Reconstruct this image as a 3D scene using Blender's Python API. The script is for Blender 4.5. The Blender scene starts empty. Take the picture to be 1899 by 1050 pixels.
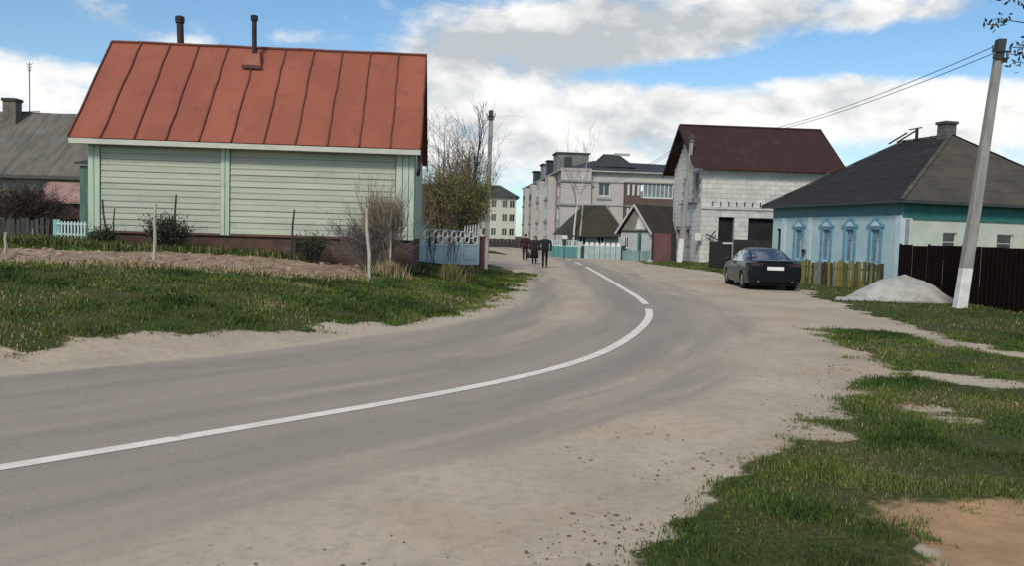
import bpy, bmesh, math, random
import numpy as np
from mathutils import Vector, Matrix

random.seed(7)
SC = bpy.context.scene
COL = SC.collection
R = math.radians

# ------------------------------------------------------------------ camera, sky, sun, exposure
FPX, CX, CY, EYE = 1500.0, 949.5, 525.0, 1.6
PITCH, ROLL = R(3.36), R(1.6)
_f = Vector((0, math.cos(PITCH), -math.sin(PITCH)))
_u0 = Vector((0, math.sin(PITCH), math.cos(PITCH)))
_r0 = Vector((1, 0, 0))
_r = _r0 * math.cos(ROLL) + _u0 * math.sin(ROLL)
_u = -_r0 * math.sin(ROLL) + _u0 * math.cos(ROLL)
CAMP = Vector((0, 0, EYE))
cam_d = bpy.data.cameras.new('camera')
cam_d.sensor_width = 36.0
cam_d.lens = 36.0 * FPX / 1899.0
cam_d.clip_start, cam_d.clip_end = 0.1, 6000
cam = bpy.data.objects.new('camera', cam_d)
COL.objects.link(cam)
m3 = Matrix((_r, _u, -_f)).transposed()
cam.matrix_world = Matrix.Translation(CAMP) @ m3.to_4x4()
SC.camera = cam

SC.view_settings.view_transform = 'Standard'
SC.view_settings.look = 'None'
SC.view_settings.gamma = 1.0
SC.view_settings.use_curve_mapping = False
SC.view_settings.exposure = 0.33

SUN_EL, SUN_AZ = R(40), R(200)          # azimuth clockwise from +Y: behind the camera, a little to the left
sun_d = bpy.data.lights.new('sun', 'SUN')
sun_d.energy = 2.1
sun_d.angle = R(13)
sun_d.color = (1.0, 0.90, 0.75)
sun = bpy.data.objects.new('sun', sun_d)
COL.objects.link(sun)
sv = Vector((math.sin(SUN_AZ) * math.cos(SUN_EL), math.cos(SUN_AZ) * math.cos(SUN_EL), math.sin(SUN_EL)))
sun.rotation_euler = sv.to_track_quat('Z', 'Y').to_euler()
sun.location = sv * 200


def ray(px, py):
    return _f + _r * ((px - CX) / FPX) + _u * ((CY - py) / FPX)


def at(px, py, Y):
    """the point at distance Y (metres along +Y) seen at a pixel of the photograph"""
    d = ray(px, py)
    return CAMP + d * (Y / d.y)


def G(px, py, z=0.0):
    d = ray(px, py)
    return CAMP + d * ((z - EYE) / d.z)


class NT:
    """small node-tree helper"""
    def __init__(s, tree):
        s.t = tree
        s.n = tree.nodes
        s.l = tree.links

    def new(s, typ, **kw):
        n = s.n.new(typ)
        for k, v in kw.items():
            setattr(n, k, v)
        return n

    def put(s, sock, v):
        if hasattr(v, 'is_output') or isinstance(v, bpy.types.NodeSocket):
            s.l.new(v, sock)
        elif v is not None:
            sock.default_value = v

    def m(s, op, a, b=None, c=None, clamp=False):
        n = s.new('ShaderNodeMath', operation=op, use_clamp=clamp)
        s.put(n.inputs[0], a)
        if b is not None:
            s.put(n.inputs[1], b)
        if c is not None:
            s.put(n.inputs[2], c)
        return n.outputs[0]

    def vm(s, op, a, b=None):
        n = s.new('ShaderNodeVectorMath', operation=op)
        s.put(n.inputs[0], a)
        if b is not None:
            s.put(n.inputs[1], b)
        return n.outputs[0]

    def mix(s, fac, a, b):
        n = s.new('ShaderNodeMix', data_type='RGBA')
        s.put(n.inputs[0], fac)
        for i, v in ((6, a), (7, b)):
            if isinstance(v, (tuple, list)):
                v = tuple(v) + (1.0,) if len(v) == 3 else tuple(v)
            s.put(n.inputs[i], v)
        return n.outputs[2]

    def noise(s, vec, scale, detail=4, rough=0.55, dist=0.0):
        n = s.new('ShaderNodeTexNoise')
        s.put(n.inputs['Vector'], vec)
        n.inputs['Scale'].default_value = scale
        n.inputs['Detail'].default_value = detail
        n.inputs['Roughness'].default_value = rough
        n.inputs['Distortion'].default_value = dist
        return n.outputs['Fac']

    def ramp(s, fac, lo, hi, smooth=True):
        n = s.new('ShaderNodeMapRange', interpolation_type='SMOOTHSTEP' if smooth else 'LINEAR')
        s.put(n.inputs[0], fac)
        n.inputs[1].default_value = lo
        n.inputs[2].default_value = hi
        return n.outputs[0]

    def attr(s, name):
        return s.new('ShaderNodeAttribute', attribute_name=name).outputs['Fac']


# sky: Nishita blue with procedural cumulus placed in azimuth and elevation
world = bpy.data.worlds.new('World')
SC.world = world
world.use_nodes = True
w = NT(world.node_tree)
w.n.clear()
wo = w.new('ShaderNodeOutputWorld')
bg = w.new('ShaderNodeBackground')
bg.inputs['Strength'].default_value = 0.10
w.l.new(bg.outputs[0], wo.inputs[0])
sky = w.new('ShaderNodeTexSky', sky_type='NISHITA', sun_disc=False)
sky.sun_elevation, sky.sun_rotation = SUN_EL, SUN_AZ
sky.air_density, sky.dust_density, sky.ozone_density = 1.0, 0.6, 2.2
gen = w.new('ShaderNodeTexCoord').outputs['Generated']
sep = w.new('ShaderNodeSeparateXYZ')
w.l.new(gen, sep.inputs[0])
az = w.m('ARCTAN2', sep.outputs[0], sep.outputs[1])
el = w.m('ARCSINE', sep.outputs[2])


def azel(px, py):
    d = ray(px, py).normalized()
    return math.atan2(d.x, d.y), math.asin(d.z)


def blob_sum(blobs, base, tilt=0.0):
    tot = base
    for (px, py, sx, sy, amp) in blobs:
        a0, e0 = azel(px, py)
        qa = w.m('MULTIPLY', w.m('SUBTRACT', az, a0), FPX / sx)
        qe = w.m('MULTIPLY', w.m('SUBTRACT', el, e0), FPX / sy)
        q = w.m('ADD', w.m('MULTIPLY', qa, qa), w.m('MULTIPLY', qe, qe))
        g = w.m('MULTIPLY', w.m('POWER', 2.718, w.m('MULTIPLY', q, -1.0)), amp)
        tot = w.m('ADD', tot, g)
    return tot


cover = blob_sum([
    (245, 45, 75, 32, 0.34), (70, 150, 120, 55, 0.36), (20, 30, 160, 36, -0.25), (560, 66, 90, 16, 0.26), (370, 25, 30, 60, .12),
    (520, 20, 300, 60, -0.36), (650, 60, 80, 45, -0.20), (170, 85, 110, 18, -0.22),
    (960, 60, 230, 75, 0.45), (1300, 60, 230, 60, 0.40), (1060, 235, 260, 80, 0.46), (1500, 200, 260, 55, 0.50), (1800, 210, 200, 60, 0.45),
    (1240, 138, 110, 22, -0.62), (1430, 118, 110, 16, -0.45), (1640, 96, 210, 34, -0.66), (1880, 95, 120, 40, -0.55),
    (1310, 95, 60, 22, 0.22), (1650, 18, 260, 26, 0.32), (830, 170, 120, 90, .35)], 0.535)
sc = w.vm('MULTIPLY', gen, (1.0, 1.0, 1.9))
n1 = w.noise(sc, 9.0, 9, 0.58, 0.2)
n2 = w.noise(w.vm('ADD', sc, (0.0, 0.0, 0.055)), 9.0, 6, 0.55, 0.2)
n3 = w.noise(sc, 26.0, 5, 0.6)
dens = w.m('ADD', cover, w.m('MULTIPLY', w.m('SUBTRACT', n1, 0.5), 1.75))
cl = w.ramp(dens, 0.42, 0.92)
greyb = blob_sum([(930, 88, 170, 40, 0.85), (1110, 60, 170, 45, 0.75), (1190, 100, 120, 30, .35), (820, 70, 60, 30, .35), (1040, 270, 220, 40, 0.38), (1700, 30, 260, 30, 0.4),
                  (100, 10, 200, 20, .25), (1500, 190, 240, 25, .2), (1250, 30, 160, 40, .35), (1650, 35, 240, 30, .35), (1290, 210, 150, 20, .25), (1000, 160, 240, 28, .25)], 0.14)
under = w.m('ADD', greyb, w.m('MULTIPLY', w.m('SUBTRACT', n2, n1), 3.0))
n4 = w.noise(w.vm('ADD', sc, (5.0, 2.0, 1.0)), 5.0, 4, 0.5)
under = w.m('ADD', under, w.m('MULTIPLY', w.m('SUBTRACT', n4, 0.47), 1.5))
under = w.m('ADD', under, w.m('MULTIPLY', w.m('SUBTRACT', n3, 0.5), 0.45), clamp=True)
ccol = w.mix(under, (8.0, 7.95, 7.8), (4.3, 4.65, 4.9))
skyc = w.vm('MULTIPLY', sky.outputs[0], (0.80, 1.03, 1.11))
# thin milky veil low in the sky
veil = w.ramp(sep.outputs[2], 0.34, 0.0)
skyc = w.mix(w.m('MULTIPLY', veil, 0.16), skyc, (6.6, 7.1, 7.6))
w.l.new(w.mix(cl, skyc, ccol), bg.inputs['Color'])

# ------------------------------------------------------------------ materials
MATS = {}


def mat(name, c1, c2=None, scale=3.0, rough=0.8, bump=0.0, bscale=None, stretch=(1, 1, 1), rand=0.0, spec=0.3,
        metal=0.0, detail=5, lo=0.35, hi=0.65, c3=None, s3=0.6, lo3=0.55, hi3=0.75, coat=0.0):
    if name in MATS:
        return MATS[name]
    m = bpy.data.materials.new(name)
    m.use_nodes = True
    t = NT(m.node_tree)
    b = t.n['Principled BSDF']
    pos = t.new('ShaderNodeNewGeometry').outputs['Position']
    vec = t.vm('MULTIPLY', pos, stretch)
    col = None
    c2 = c2 or tuple(x * 0.8 for x in c1)
    nz = t.noise(vec, scale, detail)
    col = t.mix(t.ramp(nz, lo, hi), c1, c2)
    if c3:
        col = t.mix(t.ramp(t.noise(pos, s3, 6, 0.65), lo3, hi3), col, c3)
    if rand:
        oi = t.new('ShaderNodeObjectInfo').outputs['Random']
        k = t.m('ADD', t.m('MULTIPLY', t.m('SUBTRACT', oi, 0.5), 2 * rand), 1.0)
        n = t.new('ShaderNodeVectorMath', operation='SCALE')
        t.l.new(col, n.inputs[0])
        t.l.new(k, n.inputs['Scale'])
        col = n.outputs[0]
    t.put(b.inputs['Base Color'], col)
    b.inputs['Roughness'].default_value = rough
    b.inputs['Specular IOR Level'].default_value = spec
    b.inputs['Metallic'].default_value = metal
    b.inputs['Coat Weight'].default_value = coat
    if bump:
        bn = t.new('ShaderNodeBump')
        bn.inputs['Strength'].default_value = bump
        bn.inputs['Distance'].default_value = 0.02
        t.l.new(t.noise(vec, bscale or scale * 4, 5), bn.inputs['Height'])
        t.l.new(bn.outputs[0], b.inputs['Normal'])
    MATS[name] = m
    return m


def glass(name, col, rough=0.06):
    m = mat(name, col, tuple(x * 0.7 for x in col), scale=1.5, rough=rough, spec=0.8)
    return m


# ------------------------------------------------------------------ mesh builder and tagging
class MB:
    def __init__(s, M=None):
        s.v, s.f, s.mi = [], [], []
        s.M = M or Matrix.Identity(4)

    def add(s, vs, fs, mi=0):
        b = len(s.v)
        s.v += [tuple(s.M @ Vector(p)) for p in vs]
        s.f += [tuple(b + i for i in f) for f in fs]
        s.mi += [mi] * len(fs)
        return s

    def box(s, x0, x1, y0, y1, z0, z1, mi=0):
        vs = [(x, y, z) for z in (z0, z1) for y in (y0, y1) for x in (x0, x1)]
        return s.add(vs, [(0, 2, 3, 1), (4, 5, 7, 6), (0, 1, 5, 4), (2, 6, 7, 3), (0, 4, 6, 2), (1, 3, 7, 5)], mi)

    def poly(s, *pts, mi=0):
        return s.add(pts, [tuple(range(len(pts)))], mi)

    def extrude(s, pts, vec, mi=0):
        n = len(pts)
        vec = Vector(vec)
        vs = [tuple(p) for p in pts] + [tuple(Vector(p) + vec) for p in pts]
        fs = [tuple(range(n - 1, -1, -1)), tuple(range(n, 2 * n))]
        fs += [(i, (i + 1) % n, n + (i + 1) % n, n + i) for i in range(n)]
        return s.add(vs, fs, mi)

    def tube(s, pts, radii, n=6, mi=0, caps=True):
        pts = [Vector(p) for p in pts]
        if not hasattr(radii, '__len__'):
            radii = [radii] * len(pts)
        vs, fs = [], []
        ref = None
        for i, p in enumerate(pts):
            d = (pts[min(i + 1, len(pts) - 1)] - pts[max(i - 1, 0)])
            d = d.normalized() if d.length > 1e-9 else Vector((0, 0, 1))
            if ref is None:
                ref = Vector((1, 0, 0)) if abs(d.x) < 0.8 else Vector((0, 1, 0))
            a = (ref - d * ref.dot(d)).normalized()
            ref = a
            b = d.cross(a)
            for k in range(n):
                t = 2 * math.pi * k / n
                vs.append(tuple(p + (a * math.cos(t) + b * math.sin(t)) * radii[i]))
        for i in range(len(pts) - 1):
            for k in range(n):
                k2 = (k + 1) % n
                fs.append((i * n + k, i * n + k2, (i + 1) * n + k2, (i + 1) * n + k))
        if caps:
            fs.append(tuple(range(n - 1, -1, -1)))
            fs.append(tuple((len(pts) - 1) * n + k for k in range(n)))
        return s.add(vs, fs, mi)

    def bar(s, p, q, wd, ht, mi=0, up=(0, 0, 1)):
        p, q = Vector(p), Vector(q)
        d = (q - p).normalized()
        u = Vector(up)
        if abs(u.dot(d)) > 0.98:
            u = Vector((0, 1, 0))
        a = d.cross(u).normalized()
        u = a.cross(d)
        vs = []
        for c in (p, q):
            for (i, j) in ((-1, -1), (1, -1), (1, 1), (-1, 1)):
                vs.append(tuple(c + a * (i * wd / 2) + u * (j * ht / 2)))
        return s.add(vs, [(3, 2, 1, 0), (4, 5, 6, 7), (0, 1, 5, 4), (1, 2, 6, 5), (2, 3, 7, 6), (3, 0, 4, 7)], mi)

    def lathe(s, prof, n=16, axis='z', c=(0, 0, 0), mi=0):
        vs, fs = [], []
        for (r_, h_) in prof:
            for k in range(n):
                t = 2 * math.pi * k / n
                a, b = r_ * math.cos(t), r_ * math.sin(t)
                p = {'z': (a, b, h_), 'y': (a, h_, b), 'x': (h_, a, b)}[axis]
                vs.append((p[0] + c[0], p[1] + c[1], p[2] + c[2]))
        for i in range(len(prof) - 1):
            for k in range(n):
                k2 = (k + 1) % n
                fs.append((i * n + k, i * n + k2, (i + 1) * n + k2, (i + 1) * n + k))
        return s.add(vs, fs, mi)

    def mesh(s, name, m):
        me = bpy.data.meshes.new(name)
        me.from_pydata(s.v, [], s.f)
        for x in (m if isinstance(m, (list, tuple)) else [m]):
            me.materials.append(x)
        if any(s.mi):
            me.polygons.foreach_set('material_index', s.mi)
        return me

    def build(s, name, m, parent=None, smooth=False, fix=True):
        me = s.mesh(name, m)
        if fix and len(s.f) < 60000:
            bm = bmesh.new()
            bm.from_mesh(me)
            bmesh.ops.recalc_face_normals(bm, faces=bm.faces)
            bm.to_mesh(me)
            bm.free()
        if smooth:
            me.polygons.foreach_set('use_smooth', [True] * len(me.polygons))
        return link(name, me, parent)


def link(name, me, parent=None, M=None):
    o = bpy.data.objects.new(name, me)
    COL.objects.link(o)
    if parent:
        o.parent = parent
    if M is not None:
        o.matrix_local = M
    return o


def tag(o, label=None, cat=None, group=None, kind=None):
    for k, v in (('label', label), ('category', cat), ('group', group), ('kind', kind)):
        if v:
            o[k] = v
    return o


def empty(name, loc, rz, label, cat, group=None):
    o = bpy.data.objects.new(name, None)
    o.empty_display_size = 0.3
    COL.objects.link(o)
    o.location = loc
    o.rotation_euler = (0, 0, rz)
    return tag(o, label, cat, group)


def wallM(origin, ang):
    """frame of a wall: u along it, v outward (out of the wall), w up; ang is the direction of u"""
    return Matrix.Translation(origin) @ Matrix.Rotation(ang, 4, 'Z') @ Matrix(((1, 0, 0, 0), (0, -1, 0, 0), (0, 0, 1, 0), (0, 0, 0, 1)))


def wall_open(mb, L, z0, z1, holes, depth=0.15, mi=0, top=None):
    """front skin of a wall at v=0 with real openings and reveals; v grows outward"""
    us = sorted({0, L, *[h[0] for h in holes], *[h[1] for h in holes]})
    ws = sorted({z0, z1, *[h[2] for h in holes], *[h[3] for h in holes]})
    for a, b in zip(us, us[1:]):
        for c, d in zip(ws, ws[1:]):
            mu, mw = (a + b) / 2, (c + d) / 2
            if any(h[0] < mu < h[1] and h[2] < mw < h[3] for h in holes):
                continue
            mb.poly((a, 0, c), (b, 0, c), (b, 0, d), (a, 0, d), mi=mi)
    for (a, b, c, d) in holes:
        mb.poly((a, 0, c), (a, 0, d), (a, -depth, d), (a, -depth, c), mi=mi)
        mb.poly((b, 0, c), (b, 0, d), (b, -depth, d), (b, -depth, c), mi=mi)
        mb.poly((a, 0, d), (b, 0, d), (b, -depth, d), (a, -depth, d), mi=mi)
        mb.poly((a, 0, c), (b, 0, c), (b, -depth, c), (a, -depth, c), mi=mi)


def window(parent, M, a, b, c, d, mf, mp, fw=0.06, depth=0.15, muntin=1, transom=True, sill=True, name='window'):
    """a frame with a pane behind it set into an opening; returns the frame part"""
    f = MB(M)
    v0, v1 = -depth + 0.03, -depth + 0.09
    e = 0.003
    f.box(a + e, a + fw, v0, v1, c + e, d - e)
    f.box(b - fw, b - e, v0, v1, c + e, d - e)
    f.box(a + fw, b - fw, v0, v1, d - fw, d - e)
    f.box(a + fw, b - fw, v0, v1, c + e, c + fw)
    for i in range(muntin):
        x = a + (b - a) * (i + 1) / (muntin + 1)
        f.box(x - fw * .35, x + fw * .35, v0, v1 - .01, c + fw, d - fw)
    if transom:
        z = c + (d - c) * 0.68
        f.box(a + fw, b - fw, v0, v1 - .015, z - fw * .3, z + fw * .3)
    o = f.build(name, mf, parent)
    p = MB(M)
    p.box(a + fw * .6, b - fw * .6, v0 - .02, v0 + .012, c + fw * .6, d - fw * .6)
    p.build('pane', mp, o)
    if sill:
        q = MB(M)
        q.box(a - 0.05, b + 0.05, -depth + .095, 0.06, c - 0.05, c - e)
        q.build('sill', mf, o)
    return o


def dup(root, loc=None, rz=None, label=None):
    def rec(o, par):
        c = o.copy()
        COL.objects.link(c)
        if par:
            c.parent = par
        for ch in KIDS.get(o.name, list(o.children)):
            rec(ch, c)
        return c
    r = rec(root, None)
    if loc is not None:
        r.location = loc
    if rz is not None:
        r.rotation_euler = (0, 0, rz)
    if label:
        r['label'] = label
    return r


KIDS = {}


# ------------------------------------------------------------------ value noise
def vnoise(x, y, seed=0):
    x = np.asarray(x, float)
    y = np.asarray(y, float)
    xi, yi = np.floor(x).astype(np.int64), np.floor(y).astype(np.int64)
    fx, fy = x - xi, y - yi
    fx, fy = fx * fx * (3 - 2 * fx), fy * fy * (3 - 2 * fy)

    def h(i, j):
        n = (i * 374761393 + j * 668265263 + seed * 1442695041) & 0xFFFFFFFF
        n = ((n ^ (n >> 13)) * 1274126177) & 0xFFFFFFFF
        return ((n ^ (n >> 16)) & 0xFFFF) / 65535.0
    return (h(xi, yi) * (1 - fx) + h(xi + 1, yi) * fx) * (1 - fy) + (h(xi, yi + 1) * (1 - fx) + h(xi + 1, yi + 1) * fx) * fy


def fbm(x, y, seed=0, o=4):
    t, a, s = 0, 0.5, 0
    for k in range(o):
        t = t + a * vnoise(np.asarray(x) * 2 ** k, np.asarray(y) * 2 ** k, seed + k * 17)
        s += a
        a *= 0.5
    return t / s


# ------------------------------------------------------------------ road centre line
line_px = [(0, 870), (200, 838), (400, 803), (600, 770), (800, 735), (950, 705), (1050, 680), (1120, 655), (1170, 625),
           (1198, 600), (1205, 580), (1190, 557), (1160, 538), (1130, 520), (1090, 497)]
cl_pts = [G(*p).xy for p in line_px]
d0 = (cl_pts[0] - cl_pts[1]).normalized()
cl_pts = [cl_pts[0] + d0 * 45, cl_pts[0] + d0 * 12] + cl_pts + [Vector((4.0, 58)), Vector((2.8, 75)), Vector((-1, 100)), Vector((-9, 135)), Vector((-22, 180)), Vector((-60, 270))]


def smooth_line(pts, step=0.4):
    # Catmull-Rom, resampled, then smoothed
    P = [np.array(p) for p in pts]
    P = [2 * P[0] - P[1]] + P + [2 * P[-1] - P[-2]]
    out = []
    for i in range(1, len(P) - 2):
        n = max(2, int(np.linalg.norm(P[i + 1] - P[i]) / step))
        for k in range(n):
            t = k / n
            a, b, c, d = P[i - 1], P[i], P[i + 1], P[i + 2]
            out.append(0.5 * (2 * b + (c - a) * t + (2 * a - 5 * b + 4 * c - d) * t * t + (3 * b - a - 3 * c + d) * t ** 3))
    out = np.array(out)
    for _ in range(6):
        out[1:-1] = out[1:-1] * .5 + (out[:-2] + out[2:]) * .25
    return out


CL = smooth_line(cl_pts)
_t = np.gradient(CL, axis=0)
_t /= np.linalg.norm(_t, axis=1)[:, None]
CN = np.stack([_t[:, 1], -_t[:, 0]], 1)            # normal to the right of travel
CA = np.concatenate([[0], np.cumsum(np.linalg.norm(np.diff(CL, axis=0), axis=1))])


def lateral(x, y):
    """signed distance from the centre line (right positive) and distance along it"""
    x = np.atleast_1d(np.asarray(x, float))
    y = np.atleast_1d(np.asarray(y, float))
    s = np.empty_like(x)
    a = np.empty_like(x)
    for i in range(0, len(x), 4000):
        dx = x[i:i + 4000, None] - CL[None, :, 0]
        dy = y[i:i + 4000, None] - CL[None, :, 1]
        q = dx * dx + dy * dy
        k = q.argmin(1)
        r_ = np.arange(len(k))
        sg = dx[r_, k] * CN[k, 0] + dy[r_, k] * CN[k, 1]
        s[i:i + 4000] = np.sqrt(q[r_, k]) * np.where(sg >= 0, 1, -1)
        a[i:i + 4000] = CA[k]
    return s, a


def H(x, y, s=None, bumps=True):
    """terrain height"""
    x = np.atleast_1d(np.asarray(x, float))
    y = np.atleast_1d(np.asarray(y, float))
    if s is None:
        s, _ = lateral(x, y)
    dl = np.maximum(-s - 4.1, 0)
    k = np.clip((y - 26) / 14, 0, 1)
    k = k * k * (3 - 2 * k)
    amp = 1.14 * (1 - k) + 0.32 * k
    ln = 5.5 * (1 - k) + 2.5 * k
    z = amp * (1 - np.exp(-dl / ln))
    dr = np.maximum(s - 5.5, 0)
    kr = np.clip((y - 30) / 20, 0, 1)
    z = z + 0.22 * kr * (1 - np.exp(-dr / 4))
    if bumps:
        e = np.clip(np.maximum(dl, dr) / 1.5, 0, 1)
        z = z + e * (fbm(x * 0.9, y * 0.9, 3) - 0.5) * 0.10
    return z


def h1(x, y):
    return float(H([x], [y])[0])


def T(px, py, y0=4.0, y1=90.0):
    """where a pixel's ray meets the terrain"""
    d = ray(px, py)
    ys = np.linspace(y0, y1, 700)
    k = ys / d.y
    xs = d.x * k
    zs = EYE + d.z * k
    hh = H(xs, ys)
    w_ = np.where(zs < hh)[0]
    i = w_[0] if len(w_) else len(ys) - 1
    return Vector((xs[i], ys[i], hh[i]))


def on_ground(px, Y):
    """point on the terrain at distance Y in the pixel column px (near the horizon row)"""
    p = at(px, 450, Y)
    return Vector((p.x, p.y, h1(p.x, p.y)))


def poly_sd(x, y, P):
    """signed distance to a polygon, positive inside"""
    P = np.array([(p[0], p[1]) for p in P])
    Q = np.roll(P, -1, 0)
    best = np.full(len(x), 1e9)
    ins = np.zeros(len(x), bool)
    for a, b in zip(P, Q):
        e = b - a
        L2 = max(e @ e, 1e-9)
        t = np.clip(((x - a[0]) * e[0] + (y - a[1]) * e[1]) / L2, 0, 1)
        best = np.minimum(best, (x - a[0] - t * e[0]) ** 2 + (y - a[1] - t * e[1]) ** 2)
        c = ((a[1] > y) != (b[1] > y))
        with np.errstate(divide='ignore', invalid='ignore'):
            xx = (b[0] - a[0]) * (y - a[1]) / (b[1] - a[1]) + a[0]
        ins ^= c & (x < xx)
    return np.sqrt(best) * np.where(ins, 1, -1)

# ------------------------------------------------------------------ masks in world metres
left_front = [G(*p).xy for p in [(-900, 770), (-300, 706), (0, 664), (120, 655), (250, 641), (400, 628), (520, 618), (600, 611), (700, 602), (800, 589), (870, 568), (930, 541), (965, 520), (976, 509)]]
LEFT = [tuple(p) for p in left_front] + [(0.3, 36), (-0.9, 39.5), (-3, 43), (-9, 47), (-60, 47), (-60, 9)]
RIGHT_A = [tuple(G(*p).xy) for p in [(1150, 1090), (1215, 1010), (1278, 955), (1352, 900), (1432, 850), (1496, 800), (1556, 765), (1574, 735), (1606, 712), (1652, 690), (1605, 662), (1558, 640), (1524, 607), (1640, 616), (1750, 641), (1899, 674)]] + [(40, 9), (40, -6), (.75, -6), (.75, 2.6)]
SANDP = [tuple(G(*p).xy) for p in [(1690, 968), (1790, 950), (1899, 940), (2200, 938), (2300, 1300), (1850, 1240), (1745, 1060), (1715, 1015)]]
STRIP = [tuple(G(*p).xy) for p in [(1700, 690), (1800, 703), (1899, 715), (2090, 720), (2090, 738), (1830, 722), (1715, 706)]]
RIGHT_B = [tuple(G(*p).xy) for p in [(1195, 489), (1260, 497), (1335, 507)]] + [(8.6, 30.5), (10.4, 27.2), (9.4, 25.2)] + [tuple(G(*p).xy) for p in [(1492, 547), (1560, 566), (1620, 586), (1700, 611), (1800, 633), (1899, 656)]] + [(14, 10.5), (45, 8), (60, 60), (12, 66), (9.4, 60)]
SOIL = [tuple(T(*p).xy) for p in [(-500, 478), (-200, 484), (0, 489), (120, 492), (250, 497), (400, 506), (480, 512), (580, 518), (680, 521), (690, 508), (675, 490), (560, 484), (480, 478), (330, 470), (200, 466), (60, 463), (-200, 455), (-500, 448)]]


def masks(x, y):
    n = (fbm(x * 2.2, y * 2.2, 11) - 0.5) * 1.2 + (fbm(x * 0.6, y * 0.6, 5) - 0.5) * 0.5 + (fbm(x * 3.0, y * 8.0, 15) - 0.5) * 0.8
    gl = poly_sd(x, y, LEFT) + (fbm(x * 1.1, y * 1.6, 13) - 0.24) * 0.9
    ga = poly_sd(x, y, RIGHT_A)
    gb = poly_sd(x, y, RIGHT_B)
    soil = poly_sd(x, y, SOIL)
    sand = poly_sd(x, y, SANDP)
    strip = poly_sd(x, y, STRIP)
    g = np.maximum(np.maximum(gl, ga), gb)
    far = np.maximum(y - 66, np.abs(x) - 60)
    g = np.maximum(g, np.where(far > 0, 1.0, -9))
    g = np.minimum(g, -soil)
    bare = (fbm(x * .75, y * .75, 19) - .20) * 3.0
    g = np.minimum(g, np.where((x > 0) & (y < 30), bare, 9))
    g = np.minimum(g, -sand + .10 + n * 0.3)
    g = np.minimum(g, -strip)
    near = np.clip(y / 12, 0.35, 1)
    return np.clip((g + n * 0.7 * near) / (0.30 * near) * 0.5 + 0.5, 0, 1), np.clip((soil + n * .3) / 0.5 + 0.5, 0, 1), np.clip((sand + n * .45) / 0.45 + 0.5, 0, 1)


# ------------------------------------------------------------------ ground sheet
def axis_vals(segs):
    out = [segs[0][0]]
    for (a, b, st) in segs:
        n = max(1, int(round((b - a) / st)))
        out += list(np.linspace(a, b, n + 1)[1:])
    return np.array(out)


gx = axis_vals([(-2500, -300, 550), (-300, -60, 40), (-60, -22, 2), (-22, -9, 0.4), (-9, 12, 0.16), (12, 20, 0.4), (20, 60, 3), (60, 300, 40), (300, 2500, 550)])
gy = axis_vals([(-400, -20, 95), (-20, 0, 2.5), (0, 2.5, 0.5), (2.5, 10, 0.11), (10, 34, 0.22), (34, 60, 0.7), (60, 130, 5), (130, 400, 30), (400, 3400, 500)])
X, Y = np.meshgrid(gx, gy)
X, Y = X.ravel(), Y.ravel()
S, A = lateral(X, Y)
Z = H(X, Y, S)
GM, SM, OM = masks(X, Y)
# turned soil is lumpy, grass grows a little proud of the dust
Z += SM * (fbm(X * 3.1, Y * 3.1, 21) - 0.45) * 0.12
Z += GM * 0.03 * np.clip(np.abs(S) - 3.6, 0, 1) * np.clip((fbm(X * 1.3, Y * 1.3, 8)) * 1.6, 0, 1)
nx, ny = len(gx), len(gy)
idx = np.arange(nx * ny).reshape(ny, nx)
F4 = np.stack([idx[:-1, :-1], idx[:-1, 1:], idx[1:, 1:], idx[1:, :-1]], -1).reshape(-1, 4)


def np_mesh(name, V, F, attrs, m, smooth=True):
    me = bpy.data.meshes.new(name)
    k = F.shape[1]
    me.vertices.add(len(V))
    me.vertices.foreach_set('co', np.asarray(V, np.float32).ravel())
    me.loops.add(F.size)
    me.loops.foreach_set('vertex_index', F.astype(np.int32).ravel())
    me.polygons.add(len(F))
    me.polygons.foreach_set('loop_start', np.arange(0, F.size, k, dtype=np.int32))
    if smooth:
        me.polygons.foreach_set('use_smooth', np.ones(len(F), bool))
    for n, a in attrs.items():
        at_ = me.attributes.new(n, 'FLOAT', 'POINT')
        at_.data.foreach_set('value', np.asarray(a, np.float32))
    me.update(calc_edges=True)
    me.validate()
    me.materials.append(m)
    return me


def dust_colour(t, pos):
    c = t.mix(t.ramp(t.noise(pos, 0.55, 6, 0.6), 0.35, 0.65), (0.485, 0.400, 0.298), (0.385, 0.320, 0.242))
    c = t.mix(t.m('MULTIPLY', t.ramp(t.noise(t.vm('ADD', pos, (31, 7, 0)), 0.42, 5, 0.6), 0.50, 0.68), 0.60), c, (0.450, 0.325, 0.210))
    c = t.mix(t.m('MULTIPLY', t.ramp(t.noise(pos, 9, 5, 0.7), 0.42, 0.7), 0.40), c, (0.255, 0.210, 0.160))
    return t.mix(t.m('MULTIPLY', t.ramp(t.noise(pos, 60, 3, 0.7), 0.55, 0.72), 0.30), c, (0.40, 0.36, 0.31))


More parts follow.
